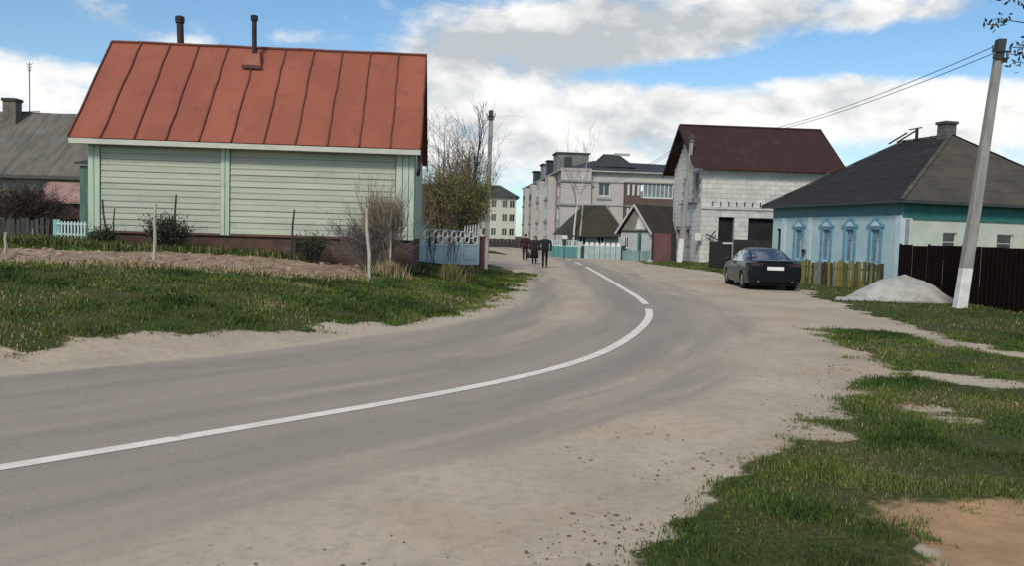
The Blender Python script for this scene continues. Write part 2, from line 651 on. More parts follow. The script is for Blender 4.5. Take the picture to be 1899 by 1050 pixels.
gm = bpy.data.materials.new('ground_earth')
gm.use_nodes = True
t = NT(gm.node_tree)
b = t.n['Principled BSDF']
pos = t.new('ShaderNodeNewGeometry').outputs['Position']
dust = dust_colour(t, pos)
turf = t.mix(t.ramp(t.noise(pos, 1.6, 7, 0.65), 0.36, 0.64), (0.046, 0.070, 0.014), (0.078, 0.074, 0.026))
turf = t.mix(t.m('MULTIPLY', t.ramp(t.noise(pos, 22, 5, 0.75), 0.42, 0.66), 0.75), turf, (0.014, 0.022, 0.006))
turf = t.mix(t.m('MULTIPLY', t.ramp(t.noise(pos, 11, 6, 0.75), 0.56, 0.72), 0.55), turf, (0.13, 0.115, 0.06))
turf = t.mix(t.m('MULTIPLY', t.ramp(t.noise(pos, 0.5, 5, 0.6), 0.52, 0.72), 0.45), turf, (0.115, 0.090, 0.052))
soilc = t.mix(t.ramp(t.noise(pos, 2.2, 7, 0.7), 0.36, 0.62), (0.37, 0.275, 0.19), (0.235, 0.168, 0.115))
sandc = t.mix(t.ramp(t.noise(pos, 3.0, 7, 0.6), 0.35, 0.65), (0.43, 0.265, 0.145), (0.33, 0.205, 0.115))
edge = t.m('MULTIPLY', t.m('SUBTRACT', t.noise(pos, 7.0, 6, 0.65), 0.5), 0.9)
fg = t.ramp(t.m('ADD', t.attr('grass'), edge), 0.40, 0.62)
c = t.mix(fg, dust, turf)
c = t.mix(t.ramp(t.m('ADD', t.attr('soil'), edge), 0.4, 0.65), c, soilc)
c = t.mix(t.ramp(t.m('ADD', t.attr('sand'), edge), 0.10, 0.45), c, sandc)
t.put(b.inputs['Base Color'], c)
b.inputs['Roughness'].default_value = 0.95
b.inputs['Specular IOR Level'].default_value = 0.15
bn = t.new('ShaderNodeBump')
bn.inputs['Strength'].default_value = 0.55
bn.inputs['Distance'].default_value = 0.03
t.l.new(t.m('ADD', t.noise(pos, 14, 6, 0.7), t.m('MULTIPLY', t.noise(pos, 1.2, 4), 1.5)), bn.inputs['Height'])
t.l.new(bn.outputs[0], b.inputs['Normal'])
ground = link('ground', np_mesh('ground', np.stack([X, Y, Z], 1), F4, dict(grass=GM, soil=SM, sand=OM), gm))
tag(ground, kind='structure')

# ------------------------------------------------------------------ road sheet
rm = bpy.data.materials.new('worn_asphalt')
rm.use_nodes = True
t = NT(rm.node_tree)
b = t.n['Principled BSDF']
pos = t.new('ShaderNodeNewGeometry').outputs['Position']
lat, along = t.attr('lat'), t.attr('along')
cmb = t.new('ShaderNodeCombineXYZ')
t.l.new(lat, cmb.inputs[0])
t.l.new(t.m('MULTIPLY', along, 0.10), cmb.inputs[1])
road_v = cmb.outputs[0]
asph = t.mix(t.ramp(t.noise(road_v, 1.1, 7, 0.6), 0.35, 0.65), (0.335, 0.279, 0.222), (0.255, 0.214, 0.174))
asph = t.mix(t.m('MULTIPLY', t.ramp(t.noise(pos, 70, 3, 0.8), 0.46, 0.66), 0.50), asph, (0.40, 0.35, 0.29))
asph = t.mix(t.m('MULTIPLY', t.ramp(t.noise(t.vm('ADD', pos, (9, 4, 0)), 90, 3, 0.8), 0.52, 0.68), 0.55), asph, (0.15, 0.130, 0.112))
asph = t.mix(t.m('MULTIPLY', t.ramp(t.noise(pos, 0.9, 6, 0.65), 0.56, 0.70), 0.30), asph, (0.245, 0.208, 0.172))
vor = t.new('ShaderNodeTexVoronoi', feature='DISTANCE_TO_EDGE')
vor.inputs['Scale'].default_value = 0.42
t.l.new(t.vm('ADD', pos, t.vm('MULTIPLY', t.new('ShaderNodeTexNoise').outputs['Color'], (.0, .0, .0))), vor.inputs['Vector'])
warp = t.new('ShaderNodeTexNoise')
t.l.new(pos, warp.inputs['Vector'])
warp.inputs['Scale'].default_value = 1.6
warp.inputs['Detail'].default_value = 6
t.l.new(t.vm('ADD', pos, t.vm('MULTIPLY', t.vm('SUBTRACT', warp.outputs['Color'], (.5, .5, .5)), (1.6, 1.6, 0))), vor.inputs['Vector'])
crk = t.m('MULTIPLY', t.ramp(vor.outputs['Distance'], 0.010, 0.002), t.ramp(t.noise(pos, .35, 3), .48, .60))
asph = t.mix(t.m('MULTIPLY', crk, .22), asph, (0.075, 0.067, 0.060))
dust = dust_colour(t, pos)
dn = t.m('MULTIPLY', t.m('SUBTRACT', t.noise(road_v, 1.7, 7, 0.6), 0.5), 1.7)
fd = t.ramp(t.m('ADD', t.attr('dust'), dn), 0.25, 0.85)
t.put(b.inputs['Base Color'], t.mix(fd, asph, dust))
b.inputs['Roughness'].default_value = 0.86
b.inputs['Specular IOR Level'].default_value = 0.25
bn = t.new('ShaderNodeBump')
bn.inputs['Strength'].default_value = 0.28
bn.inputs['Distance'].default_value = 0.012
t.l.new(t.m('ADD', t.noise(pos, 55, 4, 0.7), t.m('MULTIPLY', t.noise(pos, 3.0, 4), 1.2)), bn.inputs['Height'])
t.l.new(bn.outputs[0], b.inputs['Normal'])
lats = np.array([-4.0, -3.85, -3.5, -3.1, -2.6, -2.2, -1.8, -1.4, -1.0, -0.6, -0.3, 0, 0.3, 0.6, 1.0, 1.4, 1.8, 2.2, 2.5, 2.85, 3.05])
#               far edge dust, wheel tracks, centre dust band
dv = np.array([2.2, 1.7, 1.05, 0.62, 0.34, 0.50, 0.82, 0.76, 0.34, 0.08, 0.0, 0.0, 0.08, 0.20, 0.46, 0.40, 0.50, 0.74, 1.1, 2.0, 2.6])
sel = np.arange(0, len(CL), 2)
C_, N_, A_ = CL[sel], CN[sel], CA[sel]
wob = (fbm(A_ * 0.5, A_ * 0, 31) - 0.5) * 0.5
V = (C_[:, None, :] + N_[:, None, :] * (lats[None, :, None] + (np.abs(lats) > 3.2)[None, :, None] * wob[:, None, None] * 0.6))
nr, nl = len(sel), len(lats)
V3 = np.concatenate([V, np.full((nr, nl, 1), 0.005)], 2).reshape(-1, 3)
V3[:, 2] += np.tile(np.where((lats < -3.9) | (lats > 2.99), -0.010, 0.0), nr)
idx = np.arange(nr * nl).reshape(nr, nl)
FR = np.stack([idx[:-1, :-1], idx[:-1, 1:], idx[1:, 1:], idx[1:, :-1]], -1).reshape(-1, 4)
DV = np.tile(dv, (nr, 1))
farf = np.clip((A_ - A_[0] - 0) / 1, 0, 1)
i0 = (np.abs(CL[:, 1][sel] - 5.2) + np.abs(CL[:, 0][sel] + 3.3)).argmin()
near_bottom = np.clip((lats[None, :] - 1.2) / 2, 0, 1) * np.clip(1 - np.abs(A_[:, None] - A_[i0] - 3) / 12, 0, 1) * 0.35
nl_ = np.clip((15 - C_[:, 1:2]) / 6, 0, 1) * np.clip(-(lats[None, :] + 1.0) / .4, 0, 1)
DV = DV - nl_ * np.where(lats > -3.6, .55, .10)[None, :]
DV = DV + near_bottom + np.clip((C_[:, 1:2] - 26) / 25, 0, 1) * 0.22 * (np.abs(lats)[None, :] > .9)
road = link('road', np_mesh('road', V3, FR, dict(dust=DV.ravel(), lat=np.tile(lats, nr), along=np.repeat(A_, nl)), rm))
tag(road, kind='structure')

# painted centre line: worn thermoplastic strips, 4 mm above the asphalt
lm = mat('road_paint', (0.78, 0.72, 0.62), (0.68, 0.62, 0.53), scale=3, rough=0.85, c3=(0.42, 0.36, 0.29), s3=7.0, lo3=0.56, hi3=0.72, bump=0.2, bscale=60)


def marking(ya, yb, w0, w1, arc=None):
    k = np.where((CL[:, 1] >= ya) & (CL[:, 1] <= yb) & (CA < CA[-1] * 0.7))[0] if arc is None else np.where((CA >= arc[0]) & (CA <= arc[1]))[0]
    n = len(k)
    j = np.linspace(0, 1, n)
    hw = (w0 + (w1 - w0) * j) / 2 * (1 + 0.16 * (fbm(CA[k] * 2.6, CA[k] * 0, 41) - .5))
    L = CL[k] - CN[k] * hw[:, None]
    Rr = CL[k] + CN[k] * hw[:, None]
    V = np.concatenate([np.concatenate([L, np.full((n, 1), .0095)], 1), np.concatenate([Rr, np.full((n, 1), .0095)], 1)])
    F = np.array([(i, n + i, n + i + 1, i + 1) for i in range(n - 1)])
    return tag(link('road_marking', np_mesh('road_marking', V, F, {}, lm)), kind='structure')


k17 = np.where(CL[:, 1] > 18.35)[0][0]
marking(0, 0, 0.125, 0.155, arc=(CA[0], CA[k17]))
marking(19.3, 44.5, 0.17, 0.19)
for ya, yb in ((47.5, 53.0), (56, 60), (64, 68)):
    marking(ya, yb, 0.15, 0.15)

# ------------------------------------------------------------------ grass blades (nobody could count them)
bm_ = bpy.data.materials.new('grass_blade')
bm_.use_nodes = True
t = NT(bm_.node_tree)
b = t.n['Principled BSDF']
tone = t.attr('tone')
cr = t.new('ShaderNodeValToRGB')
t.l.new(tone, cr.inputs[0])
e = cr.color_ramp.elements
e[0].position, e[0].color = 0.0, (0.026, 0.047, 0.010, 1)
e[1].position, e[1].color = 1.0, (0.40, 0.31, 0.165, 1)
for p_, c_ in ((0.35, (0.066, 0.118, 0.018, 1)), (0.6, (0.128, 0.152, 0.034, 1)), (0.76, (0.15, 0.125, 0.055, 1))):
    x = e.new(p_)
    x.color = c_
t.l.new(cr.outputs[0], b.inputs['Base Color'])
b.inputs['Roughness'].default_value = 0.7
b.inputs['Specular IOR Level'].default_value = 0.2
rng = np.random.default_rng(5)


def blades(name, x, y, z, hgt, wid, tone, m=bm_, lean=0.45, sag=0.5):
    n = len(x)
    a = rng.uniform(0, 2 * math.pi, n)
    l_ = rng.normal(0, lean, n)
    th = rng.uniform(0, 2 * math.pi, n)
    ux, uy = np.cos(a), np.sin(a)
    dx, dy = np.cos(th) * l_ * hgt, np.sin(th) * l_ * hgt
    P0 = np.stack([x - ux * wid, y - uy * wid, z - 0.01], 1)
    P1 = np.stack([x + ux * wid, y + uy * wid, z - 0.01], 1)
    P2 = np.stack([x + dx * .45 + ux * wid * .8, y + dy * .45 + uy * wid * .8, z + hgt * .6], 1)
    P3 = np.stack([x + dx * .45 - ux * wid * .8, y + dy * .45 - uy * wid * .8, z + hgt * .6], 1)
    P4 = np.stack([x + dx * 1.1, y + dy * 1.1, z + hgt * (1 - sag * np.minimum(np.abs(l_), 1))], 1)
    V = np.stack([P0, P1, P2, P3, P4], 1).reshape(-1, 3)
    i = np.arange(n)[:, None] * 5
    F = np.concatenate([i + np.array([[0, 1, 2]]), i + np.array([[0, 2, 3]]), i + np.array([[3, 2, 4]])], 0)
    return link(name, np_mesh(name, V, F, dict(tone=np.repeat(np.clip(tone, 0, 1), 5)), m, smooth=False))


def scatter(n, xr, yr, dens_pow=1.0):
    x = rng.uniform(*xr, n)
    u = rng.uniform(0, 1, n)
    y = (yr[0] ** dens_pow + u * (yr[1] ** dens_pow - yr[0] ** dens_pow)) ** (1 / dens_pow)
    return x, y


def lawn(name, n, xr, yr, hh, ww, wmin, sparse=0.0, tone0=0.34, dens_pow=1.0, keepf=None, yellow=None, lean=.55):
    x, y = scatter(n, xr, yr, dens_pow)
    v = np.abs(x) < y * 0.68 + 1.2
    x, y = x[v], y[v]
    g, s, o = masks(x, y)
    clump = fbm(x * 2.3, y * 2.3, 77, 3)
    big = fbm(x * 0.75, y * 0.75, 78, 4)
    p = np.clip(g * 1.3 - 0.12, 0, 1) * np.clip(0.25 + (clump - 0.40) * 3.2, 0.22, 1)
    if keepf is not None:
        p = p * keepf(x, y)
    v = rng.uniform(0, 1, len(x)) < p
    x, y, clump, big, g = x[v], y[v], clump[v], big[v], g[v]
    z = H(x, y)
    hgt = hh * (0.55 + 0.9 * clump) * rng.uniform(0.5, 1.3, len(x)) * (0.5 + 0.5 * g)
    wid = np.maximum(ww, wmin * y) * rng.uniform(0.7, 1.3, len(x))
    tn = tone0 + (big - 0.5) * 1.35 - (clump - 0.5) * 0.65 + rng.normal(0, 0.10, len(x)) + (rng.uniform(0, 1, len(x)) < 0.035) * 0.5 + np.clip(0.8 - g, 0, 1) * 0.5
    if yellow is not None:
        tn = tn + yellow(x, y)
    o_ = blades(name, x, y, z, hgt, wid, tn, lean=lean)
    print(name, len(x))
    return tag(o_, kind='stuff')


tag(lawn('roadside_grass', 420000, (-0.5, 10.5), (2.6, 15), 0.060, 0.0030, 0.00050, tone0=0.38, dens_pow=0.55), 'short patchy green turf in the right foreground', 'grass')
tag(lawn('turf_tufts', 330000, (-0.5, 8.5), (2.6, 11), 0.030, 0.0036, 0.00055, tone0=0.42, dens_pow=0.5, lean=.9), 'low tufts filling the turf of the right foreground', 'grass')
tag(lawn('verge_grass', 90000, (5, 24), (13, 62), 0.09, 0.006, 0.00055, tone0=0.40, dens_pow=0.6), 'dull green verge below the brown fence', 'grass')
tag(lawn('bank_grass', 620000, (-20, 1), (8.3, 34), 0.085, 0.006, 0.00055, tone0=0.47, dens_pow=0.7,
         yellow=lambda x, y: np.clip((10.5 - y) * .05, -.1, .12)), 'green grass bank between road and garden bed', 'grass')

# dry straw along the front of the garden bed
fe = [T(*p) for p in [(-60, 488), (0, 490), (120, 493), (250, 498), (400, 507), (480, 513), (580, 519), (680, 522)]]
sx, sy = [], []
for p, q in zip(fe, fe[1:]):
    k = int((q - p).length * 330)
    u = rng.uniform(0, 1, k)
    sx.append(p.x + (q.x - p.x) * u + rng.normal(0, .22, k))
    sy.append(p.y + (q.y - p.y) * u + rng.normal(0.15, .28, k))
sx, sy = np.concatenate(sx), np.concatenate(sy)
v = rng.uniform(0, 1, len(sx)) < np.clip((fbm(sx * 1.1, sy * 1.1, 91) - .33) * 4, 0, 1)
sx, sy = sx[v], sy[v]
o = blades('dry_straw', sx, sy, H(sx, sy), rng.uniform(0.05, .2, len(sx)), rng.uniform(.008, .014, len(sx)), rng.normal(.88, .12, len(sx)), lean=0.8)
tag(o, 'bleached straw along the edge of the tilled bed', 'dry grass', kind='stuff')

# weeds in front of the house wall
x, y = scatter(26000, (-15, -3.2), (20.5, 24.2))
g, s, o_ = masks(x, y)
v = (g > .6) & (fbm(x * .9, y * .9, 55) > .36)
x, y = x[v], y[v]
o = blades('garden_weeds', x, y, H(x, y), rng.uniform(.06, .30, len(x)), rng.uniform(.008, .014, len(x)), np.where(rng.uniform(0, 1, len(x)) < .62, .12, .78) + rng.normal(0, .10, len(x)), lean=.5)
tag(o, 'rough dark weeds under the green house wall', 'weeds', kind='stuff')

# pebbles and crumbs of earth on the dusty shoulder
pv, pf, pt = [], [], []
mbp = MB()
x, y = rng.uniform(-1.6, 5.2, 9000), 3.2 + 8 * rng.uniform(0, 1, 9000) ** 1.5
s, a = lateral(x, y)
g, _, o_ = masks(x, y)
v = (s > 1.7) & (g < .75) & (o_ < .1) & (rng.uniform(0, 1, len(x)) < np.clip((s - 1.7) * .55, 0, 1) * np.clip((fbm(x * 1.4, y * 1.4, 66) - .36) * 4, 0.05, 1))
x, y = x[v], y[v]
ico = [(0, 0, 1), (.89, 0, .45), (.28, .85, .45), (-.72, .53, .45), (-.72, -.53, .45), (.28, -.85, .45), (.72, .53, -.45), (-.28, .85, -.45), (-.89, 0, -.45), (-.28, -.85, -.45), (.72, -.53, -.45)]
icf = [(0, 1, 2), (0, 2, 3), (0, 3, 4), (0, 4, 5), (0, 5, 1), (1, 6, 2), (2, 6, 7), (2, 7, 3), (3, 7, 8), (3, 8, 4), (4, 8, 9), (4, 9, 5), (5, 9, 10), (5, 10, 1), (1, 10, 6)]
for px, py in zip(x, y):
    r0 = random.choice((.003, .004, .004, .005, .006, .008, .011))
    sx_, sy_, sz_ = r0 * random.uniform(.8, 1.9), r0 * random.uniform(.8, 1.5), r0 * random.uniform(.35, .65)
    an = random.uniform(0, 6.3)
    ca, sa = math.cos(an), math.sin(an)
    mbp.add([(px + (p[0] * sx_ * ca - p[1] * sy_ * sa), py + (p[0] * sx_ * sa + p[1] * sy_ * ca), .005 + p[2] * sz_) for p in ico], icf, random.choice((0, 0, 1)))
tag(mbp.build('gravel', [mat('clod', (0.15, 0.115, 0.085), (0.10, 0.078, 0.06), 30, 0.95), mat('pebble', (0.22, 0.19, 0.16), (0.30, 0.27, 0.24), 30, 0.9)], fix=False),
    'scattered dark pebbles and crumbs on the dusty shoulder', 'gravel', kind='stuff')
# clods on the garden bed
mbp = MB()
x, y = rng.uniform(-16, -3, 5000), rng.uniform(15.5, 25, 5000)
g, sm_, o_ = masks(x, y)
v = sm_ > .6
x, y = x[v][:420], y[v][:420]
z = H(x, y)
for px, py, pz in zip(x, y, z):
    r0 = random.choice((.015, .02, .025, .03, .045, .06))
    mbp.add([(px + p[0] * r0 * 1.4, py + p[1] * r0, pz + .03 + p[2] * r0 * .8) for p in ico], icf, random.choice((0, 0, 1)))
tag(mbp.build('soil_clods', [mat('soil_clod', (0.28, 0.20, 0.14), (0.19, 0.132, 0.092), 12, 0.95), mat('soil_clod_pale', (0.37, 0.28, 0.205), (0.29, 0.215, 0.16), 12, 0.95)], fix=False),
    'lumps of turned earth on the garden bed', 'earth clods', kind='stuff')

# ------------------------------------------------------------------ shared paints
white = mat('white_paint', (0.62, 0.62, 0.59), (0.52, 0.52, 0.49), 2.5, 0.6, c3=(0.36, 0.35, 0.32), s3=2.0, lo3=.6, hi3=.8)
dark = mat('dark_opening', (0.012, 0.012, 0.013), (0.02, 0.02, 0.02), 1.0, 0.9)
pane_m = glass('window_glass', (0.03, 0.037, 0.042))
pane_c = glass('curtained_glass', (0.20, 0.25, 0.29), 0.15)
conc = mat('pole_concrete', (0.30, 0.29, 0.265), (0.225, 0.215, 0.20), 2.2, 0.9, bump=.3, stretch=(3, 3, .6), c3=(.17, .165, .155), s3=1.1)
lime = mat('limewash', (0.74, 0.74, 0.72), (0.62, 0.61, 0.58), 4, 0.9, c3=(.42, .40, .36), s3=3.0, lo3=.6, hi3=.75)
iron = mat('dark_iron', (0.03, 0.029, 0.03), (0.05, 0.042, 0.038), 8, 0.6, metal=.3)
wirem = mat('wire_rubber', (0.035, 0.035, 0.038), None, 1, 0.6)

# ------------------------------------------------------------------ green board house with the red metal roof
gp = at(165, 440, 23.0)
TH = R(4.2)
gh = empty('board_house', (gp.x, gp.y, 0), TH, 'pale green board house with a tall rust red sheet metal roof', 'house')
mint = mat('mint_board', (0.412, 0.440, 0.355), (0.358, 0.388, 0.312), 2.0, 0.75, stretch=(.35, .35, 4), rand=.05, c3=(.30, .32, .25), s3=1.6, lo3=.54, hi3=.74, bump=.15)
mintt = mat('mint_trim', (0.455, 0.545, 0.430), (0.39, 0.465, 0.375), 2, 0.65, stretch=(3, 3, .5), c3=(.29, .33, .28), s3=1.4, lo3=.6, hi3=.8)
redm = mat('red_sheet_metal', (0.300, 0.093, 0.058), (0.255, 0.080, 0.050), 0.9, 0.55, rand=.055, c3=(.19, .072, .05), s3=1.9, lo3=.53, hi3=.76, spec=.2, stretch=(1, .5, .5))
seamm = mat('red_seam', (0.150, 0.052, 0.037), (0.115, 0.042, 0.031), 2, 0.6)
brickred = mat('painted_plinth', (0.095, 0.056, 0.042), (0.068, 0.042, 0.033), 2.4, 0.9, c3=(.13, .095, .072), s3=1.5)
L, DEP = 9.15, 5.0
ZB, ZT = 1.43, 3.86
MB().box(0.02, L - .02, .04, DEP, .55, ZB - .005).build('foundation', brickred, gh)
MB().box(.04, L - .04, .05, DEP - .05, ZB - .002, 4.0).build('wall_core', mint, gh)
MB().box(-.01, L + .01, -.03, .035, ZB - .055, ZB - .008).build('drip_board', mat('brown_drip_board', (.16, .07, .05), None, 3, .8), gh)
# lap siding, one board at a time, in two bays
pitch = (ZT - .06 - ZB) / 14
bays = [(0.33, 3.64), (3.92, 8.60)]
for (u0, u1) in bays:
    me = None
    for k in range(14):
        z0 = k * pitch
        if me is None:
            mb = MB()
            mb.extrude([(u0, .045, 0.004), (u0, -.006, 0.004), (u0, -.009, .02), (u0, 0.012, pitch - .004), (u0, .045, pitch - .004)], (u1 - u0, 0, 0))
            o = mb.build('siding_board', mint, gh)
            me = o.data
        else:
            o = link('siding_board', me, gh)
        o.location = (0, random.uniform(-.006, .006), ZB + z0 + random.uniform(-.004, .004))
for (a, b_) in ((.0, .15), (.17, .31), (3.66, 3.77), (3.79, 3.90), (8.63, 8.80), (8.82, 8.98), (9.0, L)):
    MB().box(a, b_, -.05, .04, ZB - .04, ZT).build('trim_board', mintt, gh)
MB().box(.0, L, -.06, .04, ZT + .003, ZT + .14).build('frieze_board', mintt, gh)
# right end: upright boards
for k in range(12):
    y0 = .05 + k * .405
    MB().box(L - .03, L + .028 + random.uniform(0, .008), y0 + .006, y0 + .395, ZB, 4.0).build('end_board', mint, gh)
# roof
RUN, EZ, RZ, OH = 2.95, 4.0, 7.25, 0.42
ry = DEP / 2
ex0, ex1 = -.38, L + .20
sl = Vector((0, ry + OH, RZ - EZ))
SLN = sl.length
npan = 11
pw = (ex1 - ex0) / npan
dirv = sl.normalized()
nrm = Vector((0, -dirv.z, dirv.y))
base = Vector((0, -OH, EZ))
for k in range(npan):
    xa, xb = ex0 + k * pw, ex0 + (k + 1) * pw
    cut = random.uniform(.40, .52)
    for (s0, s1, lift) in ((0, cut, 0.0), (cut - .004, 1, .0025)):
        lift += random.uniform(0, .002)
        q = [base + sl * s0 + nrm * lift, base + sl * s1 + nrm * lift]
        mb = MB()
        mb.extrude([(xa + .012, q[0].y, q[0].z), (xb - .012, q[0].y, q[0].z), (xb - .012, q[1].y, q[1].z), (xa + .012, q[1].y, q[1].z)], -nrm * .018)
        mb.build('roof_panel', redm, gh)
for k in range(npan + 1):
    x = ex0 + k * pw
    x = min(max(x, ex0 + .02), ex1 - .02)
    j = [base + sl * (i / 8) + Vector((random.uniform(-.02, .02), 0, 0)) + nrm * .022 for i in range(9)]
    mb = MB()
    for p, q in zip(j, j[1:]):
        mb.bar(Vector((x + p.x, p.y, p.z)), Vector((x + q.x, q.y, q.z)), .036, .055, up=nrm)
    mb.build('roof_seam', seamm, gh)
mb = MB()
mb.poly((ex0, DEP + OH, EZ), (ex1, DEP + OH, EZ), (ex1, ry, RZ - .01), (ex0, ry, RZ - .01))
mb.build('back_roof', redm, gh)
mb = MB()
for i in range(12):
    a, b_ = ex0 + (ex1 - ex0) * i / 12, ex0 + (ex1 - ex0) * (i + 1) / 12
    mb.tube([(a, ry, RZ + .015 + (.015 if i % 3 == 1 else 0)), (b_, ry, RZ + .02)], .055, 6)
mb.build('ridge_cap', seamm, gh)
for x0 in (ex0, ex1 - .03):
    mb = MB()
    for sgn, yy in ((1, -OH), (-1, DEP + OH)):
        mb.extrude([(x0, yy, EZ - .16), (x0, yy, EZ - .02), (x0, ry, RZ - .02), (x0, ry, RZ - .18)], (.03, 0, 0))
    mb.build('barge_board', mat('maroon_barge', (.10, .04, .035), None, 3, .7), gh)
    mb = MB()
    mb.poly((x0 + .45 if x0 < 0 else L - .01, .0, 4.0), (x0 + .45 if x0 < 0 else L - .01, DEP, 4.0), (x0 + .45 if x0 < 0 else L - .01, ry, RZ - .5))
    mb.build('gable_wall', mint, gh)
MB().box(ex0 + .02, ex1 - .02, -OH - .02, -OH + .02, EZ - .17, EZ - .03).build('fascia', mat('cream_fascia', (.52, .52, .44), (.44, .45, .38), 2, .6, stretch=(1, 1, 3)), gh)
MB().box(ex0 + .04, ex1 - .04, -OH + .021, .03, EZ - .145, EZ - .12).build('soffit', mintt, gh)
# roof overhang bracket at the right eave
mb = MB()
mb.tube([(L + .14, -.25, 3.86), (L + .14, -.22, 3.45), (L + .1, .1, 3.3)], .05, 8)
mb.build('eave_bracket', iron, gh)
# stove pipes
pipe_m = mat('stove_pipe', (.028, .022, .026), (.05, .03, .03), 5, .6, metal=.3)
mb = MB()
mb.tube([(1.66, ry + .15, RZ - .3), (1.62, ry + .15, RZ + .86)], .105, 12)
o = mb.build('stove_pipe', pipe_m, gh, smooth=False)
MB().lathe([(.10, .70), (.135, .72), (.145, .82), (.145, .90), (.10, .93), (0, .93)], 12, c=(1.62, ry + .15, RZ)).build('pipe_cap', pipe_m, o)
pz = RZ - .55
py_ = ry - .50
mb = MB()
mb.tube([(4.08, py_, pz - .15), (4.06, py_, RZ + .82)], .075, 12)
o = mb.build('stove_pipe', pipe_m, gh)
MB().lathe([(.08, .72), (.11, .74), (.115, .88), (.07, .90), (0, .90)], 12, c=(4.06, py_, RZ)).build('pipe_cap', pipe_m, o)
mb = MB()
mb.extrude([(3.78, py_ - .26, pz - .12), (4.32, py_ - .26, pz - .12), (4.26, py_ - .14, pz + .26), (3.88, py_ - .14, pz + .26)], (0, .6, .1))
mb.build('pipe_flashing', redm, o)
MB().box(3.76, 4.35, py_ - .30, py_ - .262, pz - .22, pz - .12).build('flashing_lip', mat('maroon_barge', (.1, .04, .03)), o)

# green plank lean-to behind the left corner
gp2 = at(148, 440, 26.3)
ln = empty('plank_shed', (gp2.x, gp2.y, h1(gp2.x, gp2.y)), R(3), 'narrow dark green plank shed behind the house corner', 'shed')
gpm = mat('green_plank', (.085, .165, .125), (.06, .125, .095), 3, .8, stretch=(4, 4, .5), rand=.1)
for k in range(6):
    MB().box(k * .17 + .004, k * .17 + .166, 0, .03, 0, 2.45).build('plank', gpm, ln)
MB().box(0, 1.04, .032, 1.2, 0, 2.4).build('shed_body', gpm, ln)
MB().extrude([(-.1, -.15, 2.50), (-.1, 1.3, 2.75), (-.1, 1.3, 2.80), (-.1, -.15, 2.55)], (1.25, 0, 0)).build('shed_roof', iron, ln)


# ------------------------------------------------------------------ fences
def picket_run(parent, p, q, n, w, h, t_, m, round_top=True, jit=0.0, name='picket', ms=None, base=None):
    p, q = Vector(p), Vector(q)
    d = (q - p)
    ang = math.atan2(d.y, d.x)
    for k in range(n):
        c = p + d * ((k + .5) / n)
        mb = MB(Matrix.Translation(c - parent.location) @ Matrix.Rotation(ang + random.uniform(-jit, jit) * .3, 4, 'Z') @ Matrix.Rotation(random.uniform(-jit, jit) * .12, 4, 'Y'))
        hh = h + random.uniform(-jit, jit) * .25
        z0 = -.03
        prof = [(-w / 2, 0, z0), (w / 2, 0, z0), (w / 2, 0, hh - w * .45), (w * .25, 0, hh - .01), (0, 0, hh), (-w * .25, 0, hh - .01), (-w / 2, 0, hh - w * .45)] if round_top else [(-w / 2, 0, z0), (w / 2, 0, z0), (w / 2, 0, hh), (-w / 2, 0, hh)]
        mb.extrude(prof, (0, t_, 0))
        mb.build(name, (random.choice(ms) if ms else m), parent)


# little turquoise picket fence left of the house
p, q = at(99, 440, 25.0), at(160, 440, 24.3)
pz0 = h1(p.x, p.y)
p.z = q.z = pz0
pf = empty('picket_fence', p, 0, 'low turquoise and white picket fence left of the house corner', 'fence')
turq = mat('turquoise_paint', (.25, .44, .43), (.20, .37, .37), 3, .6)
pale = mat('pale_turquoise', (.52, .62, .60), (.45, .55, .54), 3, .6)
d = q - p
p.z = q.z = pz0 + .14
picket_run(pf, p + d * .2, q, 8, .065, .50, .025, pale)
for zz in (.24, .56):
    mb = MB()
    mb.bar(Vector((0, .045, zz)), Vector((d.x, d.y + .045, zz)), .03, .05)
    mb.build('rail', pale, pf)
for k in range(2):
    o = MB().box(k * .11, k * .11 + .1, -.02, .06, -.05, .68).build('post_board', turq, pf)

# ------------------------------------------------------------------ old grey house at the far left
hp = at(-120, 440, 37)
oh = empty('old_house', (hp.x, hp.y, 0.6), R(2), 'old low house with a mossy grey asbestos roof and one chimney', 'house')
asb = mat('mossy_asbestos', (.150, .138, .112), (.105, .098, .08), 1.4, .95, c3=(.16, .155, .14), s3=.8, bump=.3, stretch=(3, .6, .6))
lw = mat('old_limewash', (.42, .405, .36), (.33, .31, .275), 1.2, .9, c3=(.2, .17, .15), s3=.9)
plk = mat('brown_wall', (.14, .075, .058), (.10, .055, .045), 2, .9, stretch=(1, 1, 4))
OL, OD = 10.6, 7.0
mb = MB(wallM((0, 0, 0), 0))
holes = [(1.4, 2.3, .9, 2.1), (4.2, 5.1, .9, 2.1), (7.0, 7.9, .9, 2.1)]
wall_open(mb, OL, -.8, 3.3, holes)
mb.poly((0, 0, -.8), (0, -OD, -.8), (0, -OD, 3.3), (0, 0, 3.3))
mb.poly((OL, 0, -.8), (OL, -OD, -.8), (OL, -OD, 3.3), (OL, 0, 3.3))
mb.poly((OL, 0, 3.3), (OL, -OD, 3.3), (OL, -OD / 2, 6.3))
mb.build('wall', lw, oh)
MB().box(0, OL, -.035, -.004, -.8, .85).build('skirting_board', plk, oh)
for hl in holes:
    window(oh, wallM((0, 0, 0), 0), *hl, white, pane_m)
for k in range(12):
    xa = -.6 + k * (OL + 1.2) / 12
    xb = xa + (OL + 1.2) / 12 - .01
    mb = MB()
    mb.extrude([(xa, -.55, 3.15 + .01 * (k % 2)), (xa, OD / 2, 6.45 + .01 * (k % 2)), (xa, OD / 2, 6.39), (xa, -.55, 3.09)], (xb - xa, 0, 0))
    mb.build('roof_sheet', asb, oh)
